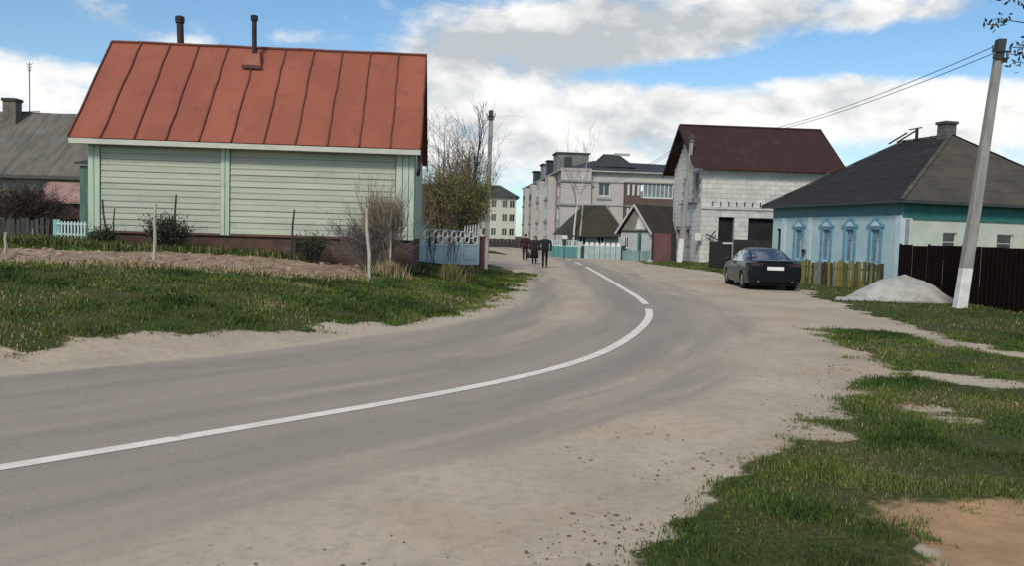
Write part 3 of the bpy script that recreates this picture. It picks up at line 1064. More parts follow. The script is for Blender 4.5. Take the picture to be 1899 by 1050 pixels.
MB().poly((-.6, OD + .5, 3.15), (OL + .6, OD + .5, 3.15), (OL + .6, OD / 2, 6.42), (-.6, OD / 2, 6.42)).build('back_roof', asb, oh)
MB().box(-.6, OL + .6, -.56, -.53, 2.98, 3.12).build('fascia', mat('grey_fascia', (.09, .088, .08)), oh)
cb = mat('old_chimney', (.17, .145, .125), (.11, .095, .085), 5, .95)
cx0 = 1.55
ch = MB().box(cx0, cx0 + .62, OD / 2 - .9, OD / 2 - .35, 5.4, 6.85).build('chimney', cb, oh)
MB().box(cx0 - .05, cx0 + .67, OD / 2 - .95, OD / 2 - .3, 6.853, 7.0).build('chimney_cap', iron, ch)
mb = MB()
ax = 2.35
mb.tube([(ax, OD / 2, 6.3), (ax, OD / 2, 8.9)], .028, 6)
mb.tube([(ax - .35, OD / 2 - .1, 6.45), (ax + .55, OD / 2 - .1, 6.5)], .03, 5)
for z_, l_ in ((8.75, .16), (8.6, .13), (8.45, .1)):
    mb.tube([(ax - l_, OD / 2, z_ + .1), (ax, OD / 2, z_), (ax + l_, OD / 2, z_ + .12)], .018, 5)
mb.build('antenna', mat('antenna_metal', (.16, .16, .165), (.1, .1, .1), 3, .5, metal=.4), oh)

# low reddish shed in front of it
sp = at(70, 440, 31.5)
sh = empty('brick_shed', (sp.x, sp.y, h1(sp.x, sp.y)), R(5), 'low reddish shed with a faded pink roof behind the bushes', 'shed')
MB().box(0, 2.1, 0, 2.0, 0, 1.55).build('wall', plk, sh)
MB().box(.7, 1.35, -.03, -.003, 0, 1.35).build('door', mat('old_door', (.10, .07, .055), None, 4, .85), sh)
for k in range(4):
    MB().extrude([(-.15 + k * .6, -.25, 1.62), (-.15 + k * .6, 1.2, 2.42), (-.15 + k * .6, 1.2, 2.37), (-.15 + k * .6, -.25, 1.56)], (.59, 0, 0)).build('roof_sheet', mat('pink_sheet', (.33, .20, .17), (.25, .15, .125), 2, .8, rand=.08), sh)

# weathered plank fence behind the bushes
p, q = at(-60, 440, 26.5), at(92, 440, 26.0)
p.z = q.z = h1(-14.5, 26)
wf = empty('plank_fence', p, 0, 'weathered grey plank fence behind the dark bushes', 'fence')
wgrey = [mat('weathered_plank', (.068, .062, .055), (.045, .041, .037), 4, .95, stretch=(4, 4, .4)), mat('weathered_plank_blue', (.075, .078, .08), (.052, .054, .057), 4, .95, stretch=(4, 4, .4))]
picket_run(wf, p, q, 17, .135, .72, .02, None, False, .35, 'plank', wgrey)
mb = MB()
mb.bar(Vector((0, .05, .45)), q - p + Vector((0, .05, .45)), .04, .07)
mb.build('rail', wgrey[0], wf)

# ------------------------------------------------------------------ ornamental concrete fence with rings, brick pillar
A_ = at(757, 488, 31.0)
B_ = at(886, 487, 33.6)
za = h1(A_.x, A_.y)
A_.z = B_.z = za - .02
ang = math.atan2(B_.y - A_.y, B_.x - A_.x)
FL = (B_ - A_).length
rf = empty('ring_fence', A_, ang, 'pale blue concrete fence with openwork of white rings', 'fence')
pbl = mat('pale_blue_concrete', (.44, .53, .53), (.36, .44, .44), 2, .8, c3=(.26, .31, .29), s3=1.3, lo3=.58, hi3=.78, bump=.2)
wring = mat('white_ring', (.72, .73, .71), (.58, .59, .57), 4, .7)
npn = 4
pw_ = (FL - .02) / npn
for k in range(npn):
    o = MB().box(k * pw_ + .05, (k + 1) * pw_ - .05, -.03, .03, -.1, .70).build('panel', pbl, rf)
    MB().box(k * pw_ + .1, (k + 1) * pw_ - .1, -.045, -.031, .12, .58).build('raised_field', pbl, o)
    MB().box(k * pw_ + .02, (k + 1) * pw_ - .02, -.05, .05, .703, .755).build('rail', wring, o)
for k in range(npn + 1):
    x = min(max(k * pw_, .03), FL - .03)
    MB().box(x - .045, x + .045, -.06, .06, -.1, .98 if k < npn else 1.15).build('post', wring if k == 0 else pbl, rf)


def ring_mesh(r0, rt, n=16, m=5):
    mb = MB()
    vs, fs = [], []
    for i in range(n):
        a = 2 * math.pi * i / n
        for j in range(m):
            b_ = 2 * math.pi * j / m
            rr = r0 + rt * math.cos(b_)
            vs.append((rr * math.cos(a), rt * math.sin(b_) * 1.3, rr * math.sin(a)))
    for i in range(n):
        for j in range(m):
            fs.append((i * m + j, ((i + 1) % n) * m + j, ((i + 1) % n) * m + (j + 1) % m, i * m + (j + 1) % m))
    mb.add(vs, fs)
    return mb.mesh('ring', wring)


rmesh = ring_mesh(.135, .026)
nR = 8
for row in range(2):
    for k in range(nR - row):
        o = link('ring', rmesh, rf)
        o.location = (.19 + k * (FL - .36) / (nR - 1) + row * (FL - .36) / (nR - 1) / 2, 0, .925 + row * .20)
mb = MB()
mb.tube([(0, 0, 1.285), (FL * .35, 0, 1.31), (FL * .7, 0, 1.27), (FL, 0, 1.16)], .022, 6)
mb.build('top_rail', mat('sage_paint', (.33, .42, .35), (.26, .34, .28), 3, .7), rf)
for k in range(6):
    x = FL - .78 + k * .15
    MB().extrude([(x - .03, -.01, 1.1), (x + .03, -.01, 1.1), (x + .04, -.01, 1.42 + .02 * k), (x + .01, -.01, 1.50 + .02 * k)], (0, .025, 0)).build('picket', wring, rf)

p = at(888, 486, 33.9)
bp = empty('gate_pillar', (p.x, p.y, h1(p.x, p.y) - .05), ang + R(-6), 'red brown gate pillar with one side coloured pale as if lit beside the ring fence', 'pillar')
bpm = mat('pillar_red', (.17, .062, .047), (.12, .045, .036), 5, .9, bump=.2)
for k in range(9):
    z0 = k * .152
    for j in range(2):
        w0 = .19 if (k + j) % 2 else .15
        x0, x1 = (-.17, -.17 + w0) if j == 0 else (-.17 + (.19 if k % 2 == 0 else .15) * 0 + (.15 if (k % 2 == 0) else .19) + .0, .17)
        x0, x1 = (-.17, -.17 + (.15 if k % 2 == 0 else .19)) if j == 0 else (-.17 + (.15 if k % 2 == 0 else .19), .17)
        MB().box(x0 + .004, x1 - .004, -.17 + random.uniform(0, .006), .17, z0 + .005, z0 + .149).build('brick', bpm, bp)
MB().box(-.16, .165, -.155, .165, 0, 1.37).build('mortar', mat('pillar_mortar', (.12, .07, .06), None, 6, .95), bp)
MB().box(.172, .36, -.14, .16, 0, 1.30).build('lit_side', mat('pinkish_lit_side', (.60, .50, .48), (.50, .43, .41), 3, .9), bp)  # light on the pillar's right side, put in as a pale pinkish slab
MB().box(-.2, .2, -.2, .2, 1.372, 1.44).build('coping', bpm, bp)

# teal sheet gate far behind the ring fence
p = at(766, 440, 37.0)
tg = empty('sheet_gate', (p.x, p.y, h1(p.x, p.y)), R(8), 'teal green sheet metal gate glimpsed behind the ring fence', 'gate')
tealm = mat('teal_sheet', (.055, .20, .135), (.045, .16, .115), 2, .6, rand=.08)
for k in range(3):
    MB().box(k * .45, k * .45 + .44, -.012 * (k % 2), .02, .1, 1.95).build('sheet', tealm, tg)
MB().box(-.07, -.005, -.04, .04, 0, 2.1).build('post', pale, tg)

# brown roofed house far behind the trees
p = at(700, 440, 62)
bh = empty('brown_roof_house', (p.x, p.y, .3), R(6), 'brown roofed house far behind the ring fence, half hidden by trees', 'house')
brn = mat('brown_roof', (.125, .070, .052), (.09, .052, .04), 2, .85, rand=.06)
mb = MB(wallM((0, 0, 0), 0))
hl = [(1.2, 2.1, 1.0, 2.2), (3.6, 4.5, 1.0, 2.2), (5.8, 6.7, 1.0, 2.2)]
wall_open(mb, 7.5, -.3, 2.9, hl)
mb.poly((7.5, 0, -.3), (7.5, -6, -.3), (7.5, -6, 2.9), (7.5, -3, 5.0), (7.5, 0, 2.9))
mb.build('wall', lw, bh)
for h_ in hl:
    window(bh, wallM((0, 0, 0), 0), *h_, white, pane_m)
for k in range(8):
    MB().extrude([(-.4 + k * 1.04, -.5, 2.75), (-.4 + k * 1.04, 3, 5.3), (-.4 + k * 1.04, 3, 5.24), (-.4 + k * 1.04, -.5, 2.69)], (1.03, 0, 0)).build('roof_sheet', brn, bh)
MB().poly((-.4, 6.5, 2.75), (7.9, 6.5, 2.75), (7.9, 3, 5.28), (-.4, 3, 5.28)).build('back_roof', brn, bh)

# ------------------------------------------------------------------ stakes in the garden bed
stake_w = mat('pale_stake', (.47, .44, .36), (.36, .33, .27), 6, .9, stretch=(3, 3, .6))
stake_d = mat('dark_stake', (.055, .05, .05), (.035, .033, .033), 6, .8)


def stake(px, pyb, pyt, lean, m, r0, label, Y=None):
    b0 = T(px, pyb) if Y is None else on_ground(px, Y)
    top = at(px + lean, pyt, b0.y - .02)
    pts = [b0 - Vector((0, 0, .1)), b0.lerp(top, .35) + Vector((r0 * .5, 0, 0)), b0.lerp(top, .7) - Vector((r0 * .4, 0, 0)), top]
    o = MB().tube(pts, [r0 * 1.1, r0, r0 * .95, r0 * .8], 7).build('stake', m, smooth=False)
    tag(o, label, 'stake', 'garden stakes')


stake(285, 483, 377, 4, stake_w, .034, 'thin pale stake before the left siding bay')
stake(685, 520, 385, -5, stake_w, .042, 'thick pale stake at the right end of the garden bed')
stake(722, 492, 388, 5, stake_w, .030, 'pale stake inside the brown shrub by the house corner', 21.3)
stake(199, 440, 369, -9, stake_d, .028, 'dark stake leaning left by the house corner boards', 22.4)
stake(208, 440, 385, 5, stake_d, .020, 'short dark stake leaning right by the house corner boards', 22.4)
stake(322, 440, 360, 5, stake_d, .028, 'tall dark stake above the dark green shrub', 22.3)
stake(538, 446, 388, 8, stake_d, .028, 'dark stake leaning right below the right siding bay', 22.3)
stake(9, 470, 430, 2, stake_w, .030, 'stubby pale stake at the far left of the garden bed')
stake(60, 446, 424, 1, stake_w, .020, 'small grey stake in front of the plank fence', 25.3)

# ------------------------------------------------------------------ trees and shrubs


def grow(mb, p, d, ln, r0, lev, rnd, up, spread, kids, seg=4, tips=None, droop=0.0, sides=4, minr=0.006):
    pts, rad = [p.copy()], [r0]
    q, dd = p.copy(), d.normalized()
    for i in range(seg):
        dd = (dd + Vector((rnd.gauss(0, .16), rnd.gauss(0, .16), rnd.gauss(0, .10) + up * .14 - droop * .12 * (i + 1)))).normalized()
        q = q + dd * (ln / seg)
        pts.append(q.copy())
        rad.append(max(r0 * (1 - .72 * (i + 1) / seg), minr * .6))
    mb.tube(pts, rad, sides if r0 > .025 else 3, caps=False)
    if tips is not None and lev <= 1:
        tips.extend(pts[1:])
    if lev <= 0:
        return
    n = kids if lev > 1 else kids + 1
    for k in range(n):
        i = rnd.randint(1, seg) if lev < 3 else min(seg, 1 + k * seg // max(n, 1))
        i = min(i, seg)
        base = pts[i]
        ax = (pts[i] - pts[i - 1]).normalized()
        side = Vector((rnd.gauss(0, 1), rnd.gauss(0, 1), rnd.gauss(0, .5)))
        side = (side - ax * side.dot(ax)).normalized()
        nd = (ax * (1 - spread) + side * spread + Vector((0, 0, up * .25))).normalized()
        grow(mb, base, nd, ln * rnd.uniform(.5, .78), max(rad[i] * .68, minr), lev - 1, rnd, up, spread, kids, max(3, seg - 1), tips, droop, sides, minr)


def leaves_from(tips, n, size, rnd, jit):
    mb = MB()
    for _ in range(n):
        p = rnd.choice(tips) + Vector((rnd.gauss(0, jit), rnd.gauss(0, jit), rnd.gauss(0, jit)))
        a = Vector((rnd.gauss(0, 1), rnd.gauss(0, 1), rnd.gauss(0, 1))).normalized() * size * rnd.uniform(.6, 1.4)
        b_ = Vector((rnd.gauss(0, 1), rnd.gauss(0, 1), rnd.gauss(0, 1)))
        b_ = (b_ - a * (b_.dot(a) / a.length_squared)).normalized() * a.length * .45
        mb.add([p - a, p + b_, p + a, p - b_], [(0, 1, 2, 3)], rnd.choice((0, 0, 1)))
    return mb


bark_d = mat('dark_bark', (.062, .050, .046), (.040, .033, .030), 6, .95, bump=.3)
bark_b = mat('brown_twig', (.225, .170, .125), (.150, .112, .084), 5, .95)
bark_g = mat('grey_twig', (.16, .145, .14), (.10, .09, .088), 5, .95)
olive = mat('olive_leaf', (.185, .190, .038), (.130, .142, .032), 1.3, .7)
olive2 = mat('yellow_catkin', (.20, .19, .05), (.14, .135, .04), 1.3, .7)
dgreen = mat('dark_shrub_leaf', (.050, .066, .028), (.036, .050, .022), 2, .75)
dgreen2 = mat('mid_shrub_leaf', (.055, .072, .032), (.04, .056, .024), 2, .75)


def tree(name, base, ht, r0, seed, label, cat='tree', trunks=1, lev=4, up=.6, spread=.45, kids=3, bark=None, twig=None, leaf=None, nleaf=0, lsize=.05, ljit=.15, droop=0, trunk_frac=.35, lean=(0, 0), minr=.006, group=None, fan=.16, kidlen=.75):
    rnd = random.Random(seed)
    t_ = empty(name, base, 0, label, cat, group)
    tm, cm, tips = MB(), MB(), []
    for k in range(trunks):
        d = Vector((lean[0] + rnd.gauss(0, fan if trunks > 1 else .04), lean[1] + rnd.gauss(0, fan if trunks > 1 else .04), 1)).normalized()
        s0 = Vector((rnd.gauss(0, .12), rnd.gauss(0, .12), -.1)) if trunks > 1 else Vector((0, 0, -.1))
        hh = ht * rnd.uniform(.8, 1.05) if trunks > 1 else ht
        pts, rad = [s0], [r0]
        q = s0.copy()
        n = 8
        for i in range(n):
            d = (d + Vector((rnd.gauss(0, .05), rnd.gauss(0, .05), .05))).normalized()
            q = q + d * (hh / n)
            pts.append(q.copy())
            rad.append(max(r0 * (1 - .9 * (i + 1) / n), .01))
        tm.tube(pts, rad, 7 if r0 > .06 else 5)
        i0 = max(1, int(n * trunk_frac))
        for i in range(i0, n + 1):
            for j in range(kids - 1 if i < n else 2):
                an = rnd.uniform(0, 6.283)
                nd = Vector((math.cos(an) * spread, math.sin(an) * spread, 1 - spread + up * .3)).normalized()
                grow(cm, pts[i], nd, (hh * (1 - i / n) * kidlen + hh * .10) * rnd.uniform(.7, 1.1), max(rad[i] * .55, minr), lev - 2, rnd, up, spread, kids, 4, tips, droop, 4, minr)
    tm.build('trunk', bark, t_, smooth=True, fix=False)
    if cm.v:
        cm.build('crown', twig or bark, t_, fix=False)
    if nleaf and tips:
        leaves_from(tips, nleaf, lsize, rnd, ljit).build('leaf_cover', leaf, t_, fix=False)
    return t_


def gr(px, Y):
    p = on_ground(px, Y)
    p.z -= .02
    return p


tree('bare_tree', gr(874, 40), 7.0, .14, 3, 'tall dark bare tree just left of the thin grey pole', lev=4, up=.9, spread=.42, kids=3, bark=bark_d, twig=bark_d, trunk_frac=.45, minr=.010, kidlen=.6)
tree('bare_tree', gr(858, 38.5), 4.6, .07, 4, 'dark dense thicket tree left of the tall bare tree', trunks=5, lev=4, up=.7, spread=.32, kids=3, bark=bark_d, twig=bark_d, trunk_frac=.2, minr=.008, fan=.10)
tree('birch_tree', gr(815, 47), 7.6, .10, 5, 'pale thin bare birch with drooping twigs behind the olive bushes', lev=4, up=.5, spread=.45, kids=3, bark=bark_g, twig=bark_g, trunk_frac=.35, droop=.7, minr=.007)
tree('birch_tree', gr(838, 49), 7.2, .09, 6, 'second pale bare birch nearer the tall dark tree', lev=4, up=.5, spread=.4, kids=3, bark=bark_g, twig=bark_g, trunk_frac=.4, droop=.7, minr=.007)
tree('olive_bush', gr(866, 36.2), 3.1, .035, 7, 'olive green budding bush behind the pillar end of the ring fence', 'bush', trunks=10, lev=4, up=.8, spread=.28, kids=3, bark=bark_b, twig=bark_b, leaf=[olive, olive2], nleaf=8000, lsize=.052, ljit=.17, trunk_frac=.12, fan=.14)
tree('olive_bush', gr(825, 35.2), 3.4, .035, 8, 'tall yellowish bush behind the middle of the ring fence', 'bush', trunks=9, lev=4, up=.9, spread=.24, kids=3, bark=bark_b, twig=bark_b, leaf=[olive, olive2], nleaf=5600, lsize=.050, ljit=.12, trunk_frac=.12, fan=.14)
tree('brown_bush', gr(797, 35.4), 3.2, .030, 9, 'reddish brown leafless bush behind the house end of the ring fence', 'bush', trunks=8, lev=4, up=.9, spread=.24, kids=3, bark=bark_b, twig=bark_b, leaf=[olive2, bark_b], nleaf=900, lsize=.04, ljit=.12, trunk_frac=.12, fan=.13)
# shrub at the house corner and in the garden
tree('brown_bush', on_ground(716, 21.6), 1.75, .020, 10, 'tall dry brown shrub against the house corner', 'bush', trunks=15, lev=4, up=.9, spread=.26, kids=3, bark=bark_b, twig=mat('straw_twig', (.30, .235, .17), (.21, .165, .12), 5, .95), trunk_frac=.10, fan=.17, minr=.006)
tree('brown_bush', on_ground(690, 21.9), 1.55, .014, 11, 'spreading thin bare shrub left of the tall dry shrub', 'bush', trunks=12, lev=4, up=.25, spread=.5, kids=3, bark=bark_b, twig=bark_g, trunk_frac=.2, fan=.50, minr=.005)
tree('green_bush', on_ground(312, 22.2), .95, .016, 12, 'dark green shrub below the left siding bay', 'bush', trunks=14, lev=3, up=.4, spread=.45, kids=3, bark=bark_d, leaf=[dgreen, dgreen2], nleaf=1700, lsize=.035, ljit=.11, trunk_frac=.15, fan=.45)
tree('green_bush', on_ground(197, 22.0), .5, .014, 13, 'small dark shrub at the foot of the left corner boards', 'bush', trunks=10, lev=3, up=.4, spread=.45, kids=3, bark=bark_d, leaf=[dgreen, dgreen2], nleaf=1800, lsize=.035, ljit=.11, trunk_frac=.15, fan=.5)
tree('green_bush', on_ground(576, 22.6), .78, .014, 14, 'dark green shrub below the right siding bay', 'bush', trunks=12, lev=3, up=.4, spread=.45, kids=3, bark=bark_d, leaf=[dgreen, dgreen2], nleaf=1100, lsize=.033, ljit=.10, trunk_frac=.15, fan=.42)
# dark bushes at the far left
for px, Y, ht, sd, lab in ((-30, 28.5, 1.75, 20, 'dark leafless bush at the very left edge'), (32, 28.0, 1.7, 21, 'dark leafless bush in front of the old house, second from the left edge'),
                           (84, 28.6, 1.35, 22, 'dark leafless bush in front of the pink roofed shed'), (122, 27.6, .9, 23, 'low brownish bush beside the little picket fence')):
    tree('dark_bush', gr(px, Y), ht, .03, sd, lab, 'bush', trunks=12, lev=4, up=.25, spread=.5, kids=3, bark=bark_d, twig=mat('bramble_twig', (.075, .056, .046), (.045, .036, .032), 4, .95), leaf=[bark_d, dgreen], nleaf=900, lsize=.03, ljit=.15, trunk_frac=.2, fan=.38, minr=.007, group='dark bushes at the left')
# thin stems before the ring fence
for px, py, ht, sd, lab in ((797, 492, .95, 30, 'thin dark sapling before the left of the ring fence'), (835, 497, .9, 31, 'thin dark sapling before the middle of the ring fence')):
    tree('sapling', T(px, py), ht * 1.25, .014, sd, lab, 'sapling', trunks=5, lev=3, up=.8, spread=.25, kids=2, bark=bark_d, trunk_frac=.4, fan=.22, minr=.005)


def tuft(px, py, n, hh, sprd, tn, label, w=.008):
    c = T(px, py)
    r_ = np.abs(rng.normal(0, sprd, n))
    a = rng.uniform(0, 6.28, n)
    x, y = c.x + r_ * np.cos(a), c.y + r_ * np.sin(a) * .7
    o = blades('dry_grass_tuft', x, y, H(x, y), rng.uniform(.4, 1.1, n) * hh, rng.uniform(.6, 1.3, n) * w, rng.normal(tn, .09, n), lean=.35, sag=.3)
    tag(o, label, 'grass tuft', kind='stuff')


tuft(722, 516, 650, .50, .24, .97, 'straw pale grass tuft beside the thick stake')
tuft(838, 523, 620, .60, .20, .80, 'brown dry grass tuft on the bank before the ring fence')
tuft(868, 510, 300, .42, .16, .80, 'small brown grass tuft near the gate pillar')
tuft(760, 505, 350, .30, .25, .85, 'low straw tuft at the left end of the ring fence')

# birch in front of the apartment block
tree('birch_tree', gr(1064, 78), 9.3, .13, 40, 'slim bare birch with a white trunk before the apartment block', lev=4, up=.75, spread=.33, kids=3, bark=mat('birch_bark', (.62, .61, .58), (.42, .41, .39), 3, .9, stretch=(1, 1, 4)), twig=bark_g, trunk_frac=.5, minr=.009)

# overhanging tree whose twigs reach into the upper right corner
rnd = random.Random(50)
ot = empty('roadside_tree', (9.2, 9.8, h1(9.2, 9.8)), 0, 'twigs with small dark leaves hanging into the upper right corner', 'tree')
tm, cm, tips = MB(), MB(), []
tm.tube([(0, 0, -.1), (.05, 0, 1.5), (.0, .05, 3.2), (.15, 0, 5.0), (.1, .1, 6.4)], [.16, .14, .12, .08, .03], 9)
lm_ = bpy.data.objects  # crown limbs
tgt = [at(1866, 36, 9.9), at(1888, 8, 9.6), at(1898, 75, 9.7), at(1897, 116, 9.8), at(1880, -4, 10.2), at(1915, -30, 9.5)]
O = Vector((9.2, 9.8, h1(9.2, 9.8)))
for i, g_ in enumerate(tgt):
    s0 = Vector((.05, .02, 3.0 + i * .3))
    e_ = g_ - O
    pts = [s0.lerp(e_, k / 6) + Vector((0, rnd.gauss(0, .05), .25 * math.sin(k / 6 * math.pi) + rnd.gauss(0, .03))) for k in range(6)] + [e_]
    cm.tube(pts, [.035 * (1 - .85 * k / 6) for k in range(7)], 5, caps=False)
    for k in (3, 4, 5, 6):
        grow(cm, pts[k], (e_ - s0).normalized() + Vector((rnd.gauss(0, .5), rnd.gauss(0, .3), rnd.gauss(0, .4))), .15, .006, 1, rnd, .1, .5, 2, 3, tips, .2, 3, .004)
    tips += [pts[4], pts[5], pts[6]] * 2
for i in range(16):
    an = rnd.uniform(-1.5, 1.2)
    grow(cm, Vector((.1, .05, 3.0 + i * .2)), Vector((math.cos(an) * .8, math.sin(an) * .8, .6)), 2.2 - i * .06, .04, 2, rnd, .4, .45, 3, 4, tips, .1, 4, .005)
tm.build('trunk', bark_d, ot, smooth=True, fix=False)
cm.build('crown', bark_d, ot, fix=False)
leaves_from(tips, 2000, .036, rnd, .05).build('leaf_cover', [mat('young_dark_leaf', (.030, .038, .020), (.045, .055, .025), 8, .7), bark_d], ot, fix=False)

# ------------------------------------------------------------------ utility poles and wires


def pole(base, top, w0, w1, white_h, label, cross=True, dark_top=.45, square=True):
    o = empty('utility_pole', base, 0, label, 'utility pole', 'concrete utility poles')
    b0, t0 = Vector((0, 0, -.15)), top - base
    d = t0.normalized()
    wh = white_h / t0.length
    mb = MB()
    n = 4
    rot = 4 if square else 10

    def ring(f, w_):
        c = b0.lerp(t0, f)
        s = w_ / 2
        ch = s * .22
        return [(c.x + x, c.y + y, c.z) for x, y in ((-s + ch, -s), (s - ch, -s), (s, -s + ch), (s, s - ch), (s - ch, s), (-s + ch, s), (-s, s - ch), (-s, -s + ch))]
    fr = [0, wh, wh + .0005] + [wh + (1 - wh) * k / 8 for k in range(1, 9)]
    vs = []
    for f in fr:
        vs += ring(f, w0 + (w1 - w0) * f)
    fs, mi = [], []
    for i in range(len(fr) - 1):
        for k in range(8):
            fs.append((i * 8 + k, i * 8 + (k + 1) % 8, (i + 1) * 8 + (k + 1) % 8, (i + 1) * 8 + k))
    fs.append(tuple((len(fr) - 1) * 8 + k for k in range(8)))
    mb.add(vs, fs)
    mb.mi = [1 if len(f) == 4 and f[0] < 8 and white_h > 0 else 0 for f in fs]
    mb.build('shaft', [conc, lime], o)
    tb = MB()
    c0, c1 = b0.lerp(t0, 1 - dark_top / t0.length), t0 + d * .05
    for c, w_ in ((c0, w1 * 1.1), (c1, w1 * 1.12)):
        tb.v += [(c.x + x * w_ / 2, c.y + y * w_ / 2, c.z) for x, y in ((-1, -1), (1, -1), (1, 1), (-1, 1))]
    tb.f += [(0, 1, 5, 4), (1, 2, 6, 5), (2, 3, 7, 6), (3, 0, 4, 7), (4, 5, 6, 7), (3, 2, 1, 0)]
    tb.mi = [0] * 6
    tb.build('pole_head', mat('pole_head_tar', (.055, .06, .075), (.04, .043, .05), 4, .8), o)
    if cross:
        for zz, hl_ in ((.28, .24), (.46, .18)):
            c = t0 - d * zz
            a = Vector((hl_, 0, 0))
            cb_ = MB().bar(c - a + Vector((0, -w1 * .62, 0)), c + a + Vector((0, -w1 * .62, 0)), .045, .045).build('crossarm', iron, o)
            for s in (-1, 1):
                q = c + a * s * .92 + Vector((0, -w1 * .62, .03))
                MB().lathe([(0, 0), (.022, 0), (.022, .04), (.035, .05), (.035, .08), (.025, .1), (.03, .12), (0, .13)], 8, c=tuple(q)).build('insulator', mat('insulator_glaze', (.12, .12, .13), None, 1, .3), cb_)
    return o, base + t0 - d * .28, base + t0 - d * .46


b1 = at(1779, 573, 21.2)
b1.z = h1(b1.x, b1.y)
P1 = pole(b1, at(1856, 76, 21.2), .285, .175, 1.22, 'tall leaning concrete utility pole with a whitewashed base beside the sand heap', dark_top=.42)
b2 = on_ground(1261, 55.5)
P2 = pole(b2, at(1284, 250, 55.5), .36, .22, 1.75, 'concrete utility pole with whitewashed base before the unfinished block house', dark_top=.3)
b3 = on_ground(902, 45)
P3 = pole(b3, at(911, 206, 45), .27, .22, 0, 'thin grey utility pole behind the gate pillar', dark_top=.45)


def wire(p, q, sag, label, r_=.011):
    n = 24
    pts = [p.lerp(q, k / n) - Vector((0, 0, sag * 4 * (k / n) * (1 - k / n))) for k in range(n + 1)]
    o = MB().tube(pts, r_, 5).build('power_line', wirem)
    tag(o, label, 'power line', 'overhead wires')


for k, (sg, lab) in enumerate(((.72, 'upper wire running from the leaning pole to the pole at the block house'), (.66, 'lower wire running from the leaning pole to the pole at the block house'))):
    wire(P1[1 + k] + Vector((-.2, -.12, .12)), P2[1 + k] + Vector((.15, -.12, .12)), sg, lab)
    wire(P1[1 + k] + Vector((.2, -.12, .12)), P1[1 + k] + Vector((16, -2.5 + k * .4, .6)), .5, ('upper', 'lower')[k] + ' wire leaving the leaning pole at the right edge')
    wire(P2[1 + k] + Vector((-.15, -.12, .12)), Vector((3.2, 94, 8.4 - k * .3)), 2.0, ('upper', 'lower')[k] + ' sagging wire in front of the apartment block', .014)

# ------------------------------------------------------------------ blue house
BT = R(16)
bho = empty('blue_house', (15.3, 32, 0), BT, 'pale blue wooden house with ornate window surrounds and a dark hipped roof', 'house')
bluew = mat('pale_blue_wall', (.40, .535, .56), (.355, .48, .505), 1.2, .8, c3=(.26, .35, .38), s3=.9, lo3=.58, hi3=.8, bump=.08)
paleb = mat('blue_white_trim', (.49, .60, .64), (.43, .54, .58), 2, .7)
medb = mat('blue_casing', (.145, .300, .390), (.115, .25, .325), 3, .6)
tealf = mat('teal_frieze_blue', (.115, .215, .235), (.095, .18, .20), 2, .7, stretch=(1, 1, 3))
tealg = mat('teal_frieze_green', (.035, .155, .140), (.028, .125, .115), 2, .7, stretch=(1, 1, 3))
cream = mat('cream_wall', (.50, .54, .46), (.44, .475, .405), 1.5, .8, c3=(.36, .39, .33), s3=1.0, lo3=.58, hi3=.8)
SL, FLb, EH = 10.2, 8.7, 3.42
# side wall (towards the viewer)
MS = wallM((0, 0, 0), 0)
holes = [(2.02, 2.72, 1.05, 2.22), (4.75, 5.6, 1.05, 2.22), (7.4, 8.3, 1.05, 2.22)]
mb = MB(MS)
wall_open(mb, SL, -.2, 2.75, holes)
mb.build('side_wall', cream, bho)
for h_ in holes:
    window(bho, MS, *h_, white, pane_m, fw=.045, muntin=0, transom=True)
MB().box(.0, SL, -.012, .05, 2.753, 3.38).build('frieze_board', tealg, bho)
MB().box(.5, SL - .3, -.05, -.013, 2.70, 2.80).build('cornice_strip', tealg, bho)
# front wall runs back from the corner along +y; u is reversed so that it faces the road
MF = Matrix.Translation((0, 0, 0)) @ Matrix.Rotation(R(90), 4, 'Z') @ Matrix(((1, 0, 0, 0), (0, 1, 0, 0), (0, 0, 1, 0), (0, 0, 0, 1)))
wins = [1.42, 2.98, 4.54, 6.55]
holes = [(u - .25, u + .25, .92, 2.28) for u in wins] + [(8.02, 8.36, .75, 2.32)]
mb = MB(MF)
wall_open(mb, FLb, -.2, 2.85, holes, depth=.12)
mb.build('front_wall', bluew, bho)
MB(MF).box(-.02, FLb, -.05, .02, 2.853, 3.38).build('frieze_board', tealf, bho)
MB(MF).box(8.02, 8.36, -.14, -.11, .75, 2.32).build('dark_door', dark, bho)
for u in wins:
    f = window(bho, MF, u - .25, u + .25, .92, 2.28, medb, pane_c, fw=.05, depth=.12, muntin=1, transom=True, sill=False)
    mb = MB(MF)
    mb.box(u - .40, u - .253, .003, .05, .86, 2.32)
    mb.box(u + .253, u + .40, .003, .05, .86, 2.32)
    mb.box(u - .253, u + .253, .003, .05, 2.283, 2.36)
    mb.build('casing', medb, f)
    MB(MF).extrude([(u + x, .005, z) for x, z in ((-.50, 2.36), (.50, 2.36), (.52, 2.47), (.40, 2.50), (.30, 2.56), (.20, 2.68), (.08, 2.76), (0, 2.78), (-.08, 2.76), (-.20, 2.68), (-.30, 2.56), (-.40, 2.50), (-.52, 2.47))], (0, .06, 0)).build('pediment', medb, f)
    MB(MF).extrude([(u + x, .066, z) for x, z in ((-.26, 2.42), (.26, 2.42), (.14, 2.56), (0, 2.62), (-.14, 2.56))], (0, .02, 0)).build('pediment_field', paleb, f)
    MB(MF).box(u - .46, u + .46, .003, .10, .775, .855).build('sill', medb, f)
    MB(MF).box(u - .24, u + .0, -.10, -.075, .95, 1.9).build('curtain', white, f)
for u, wd in ((-.02, .30), (5.62, .24), (7.62, .24)):
    MB(MF).box(u, u + wd, .003, .06, -.2, 2.845).build('pilaster', paleb, bho)
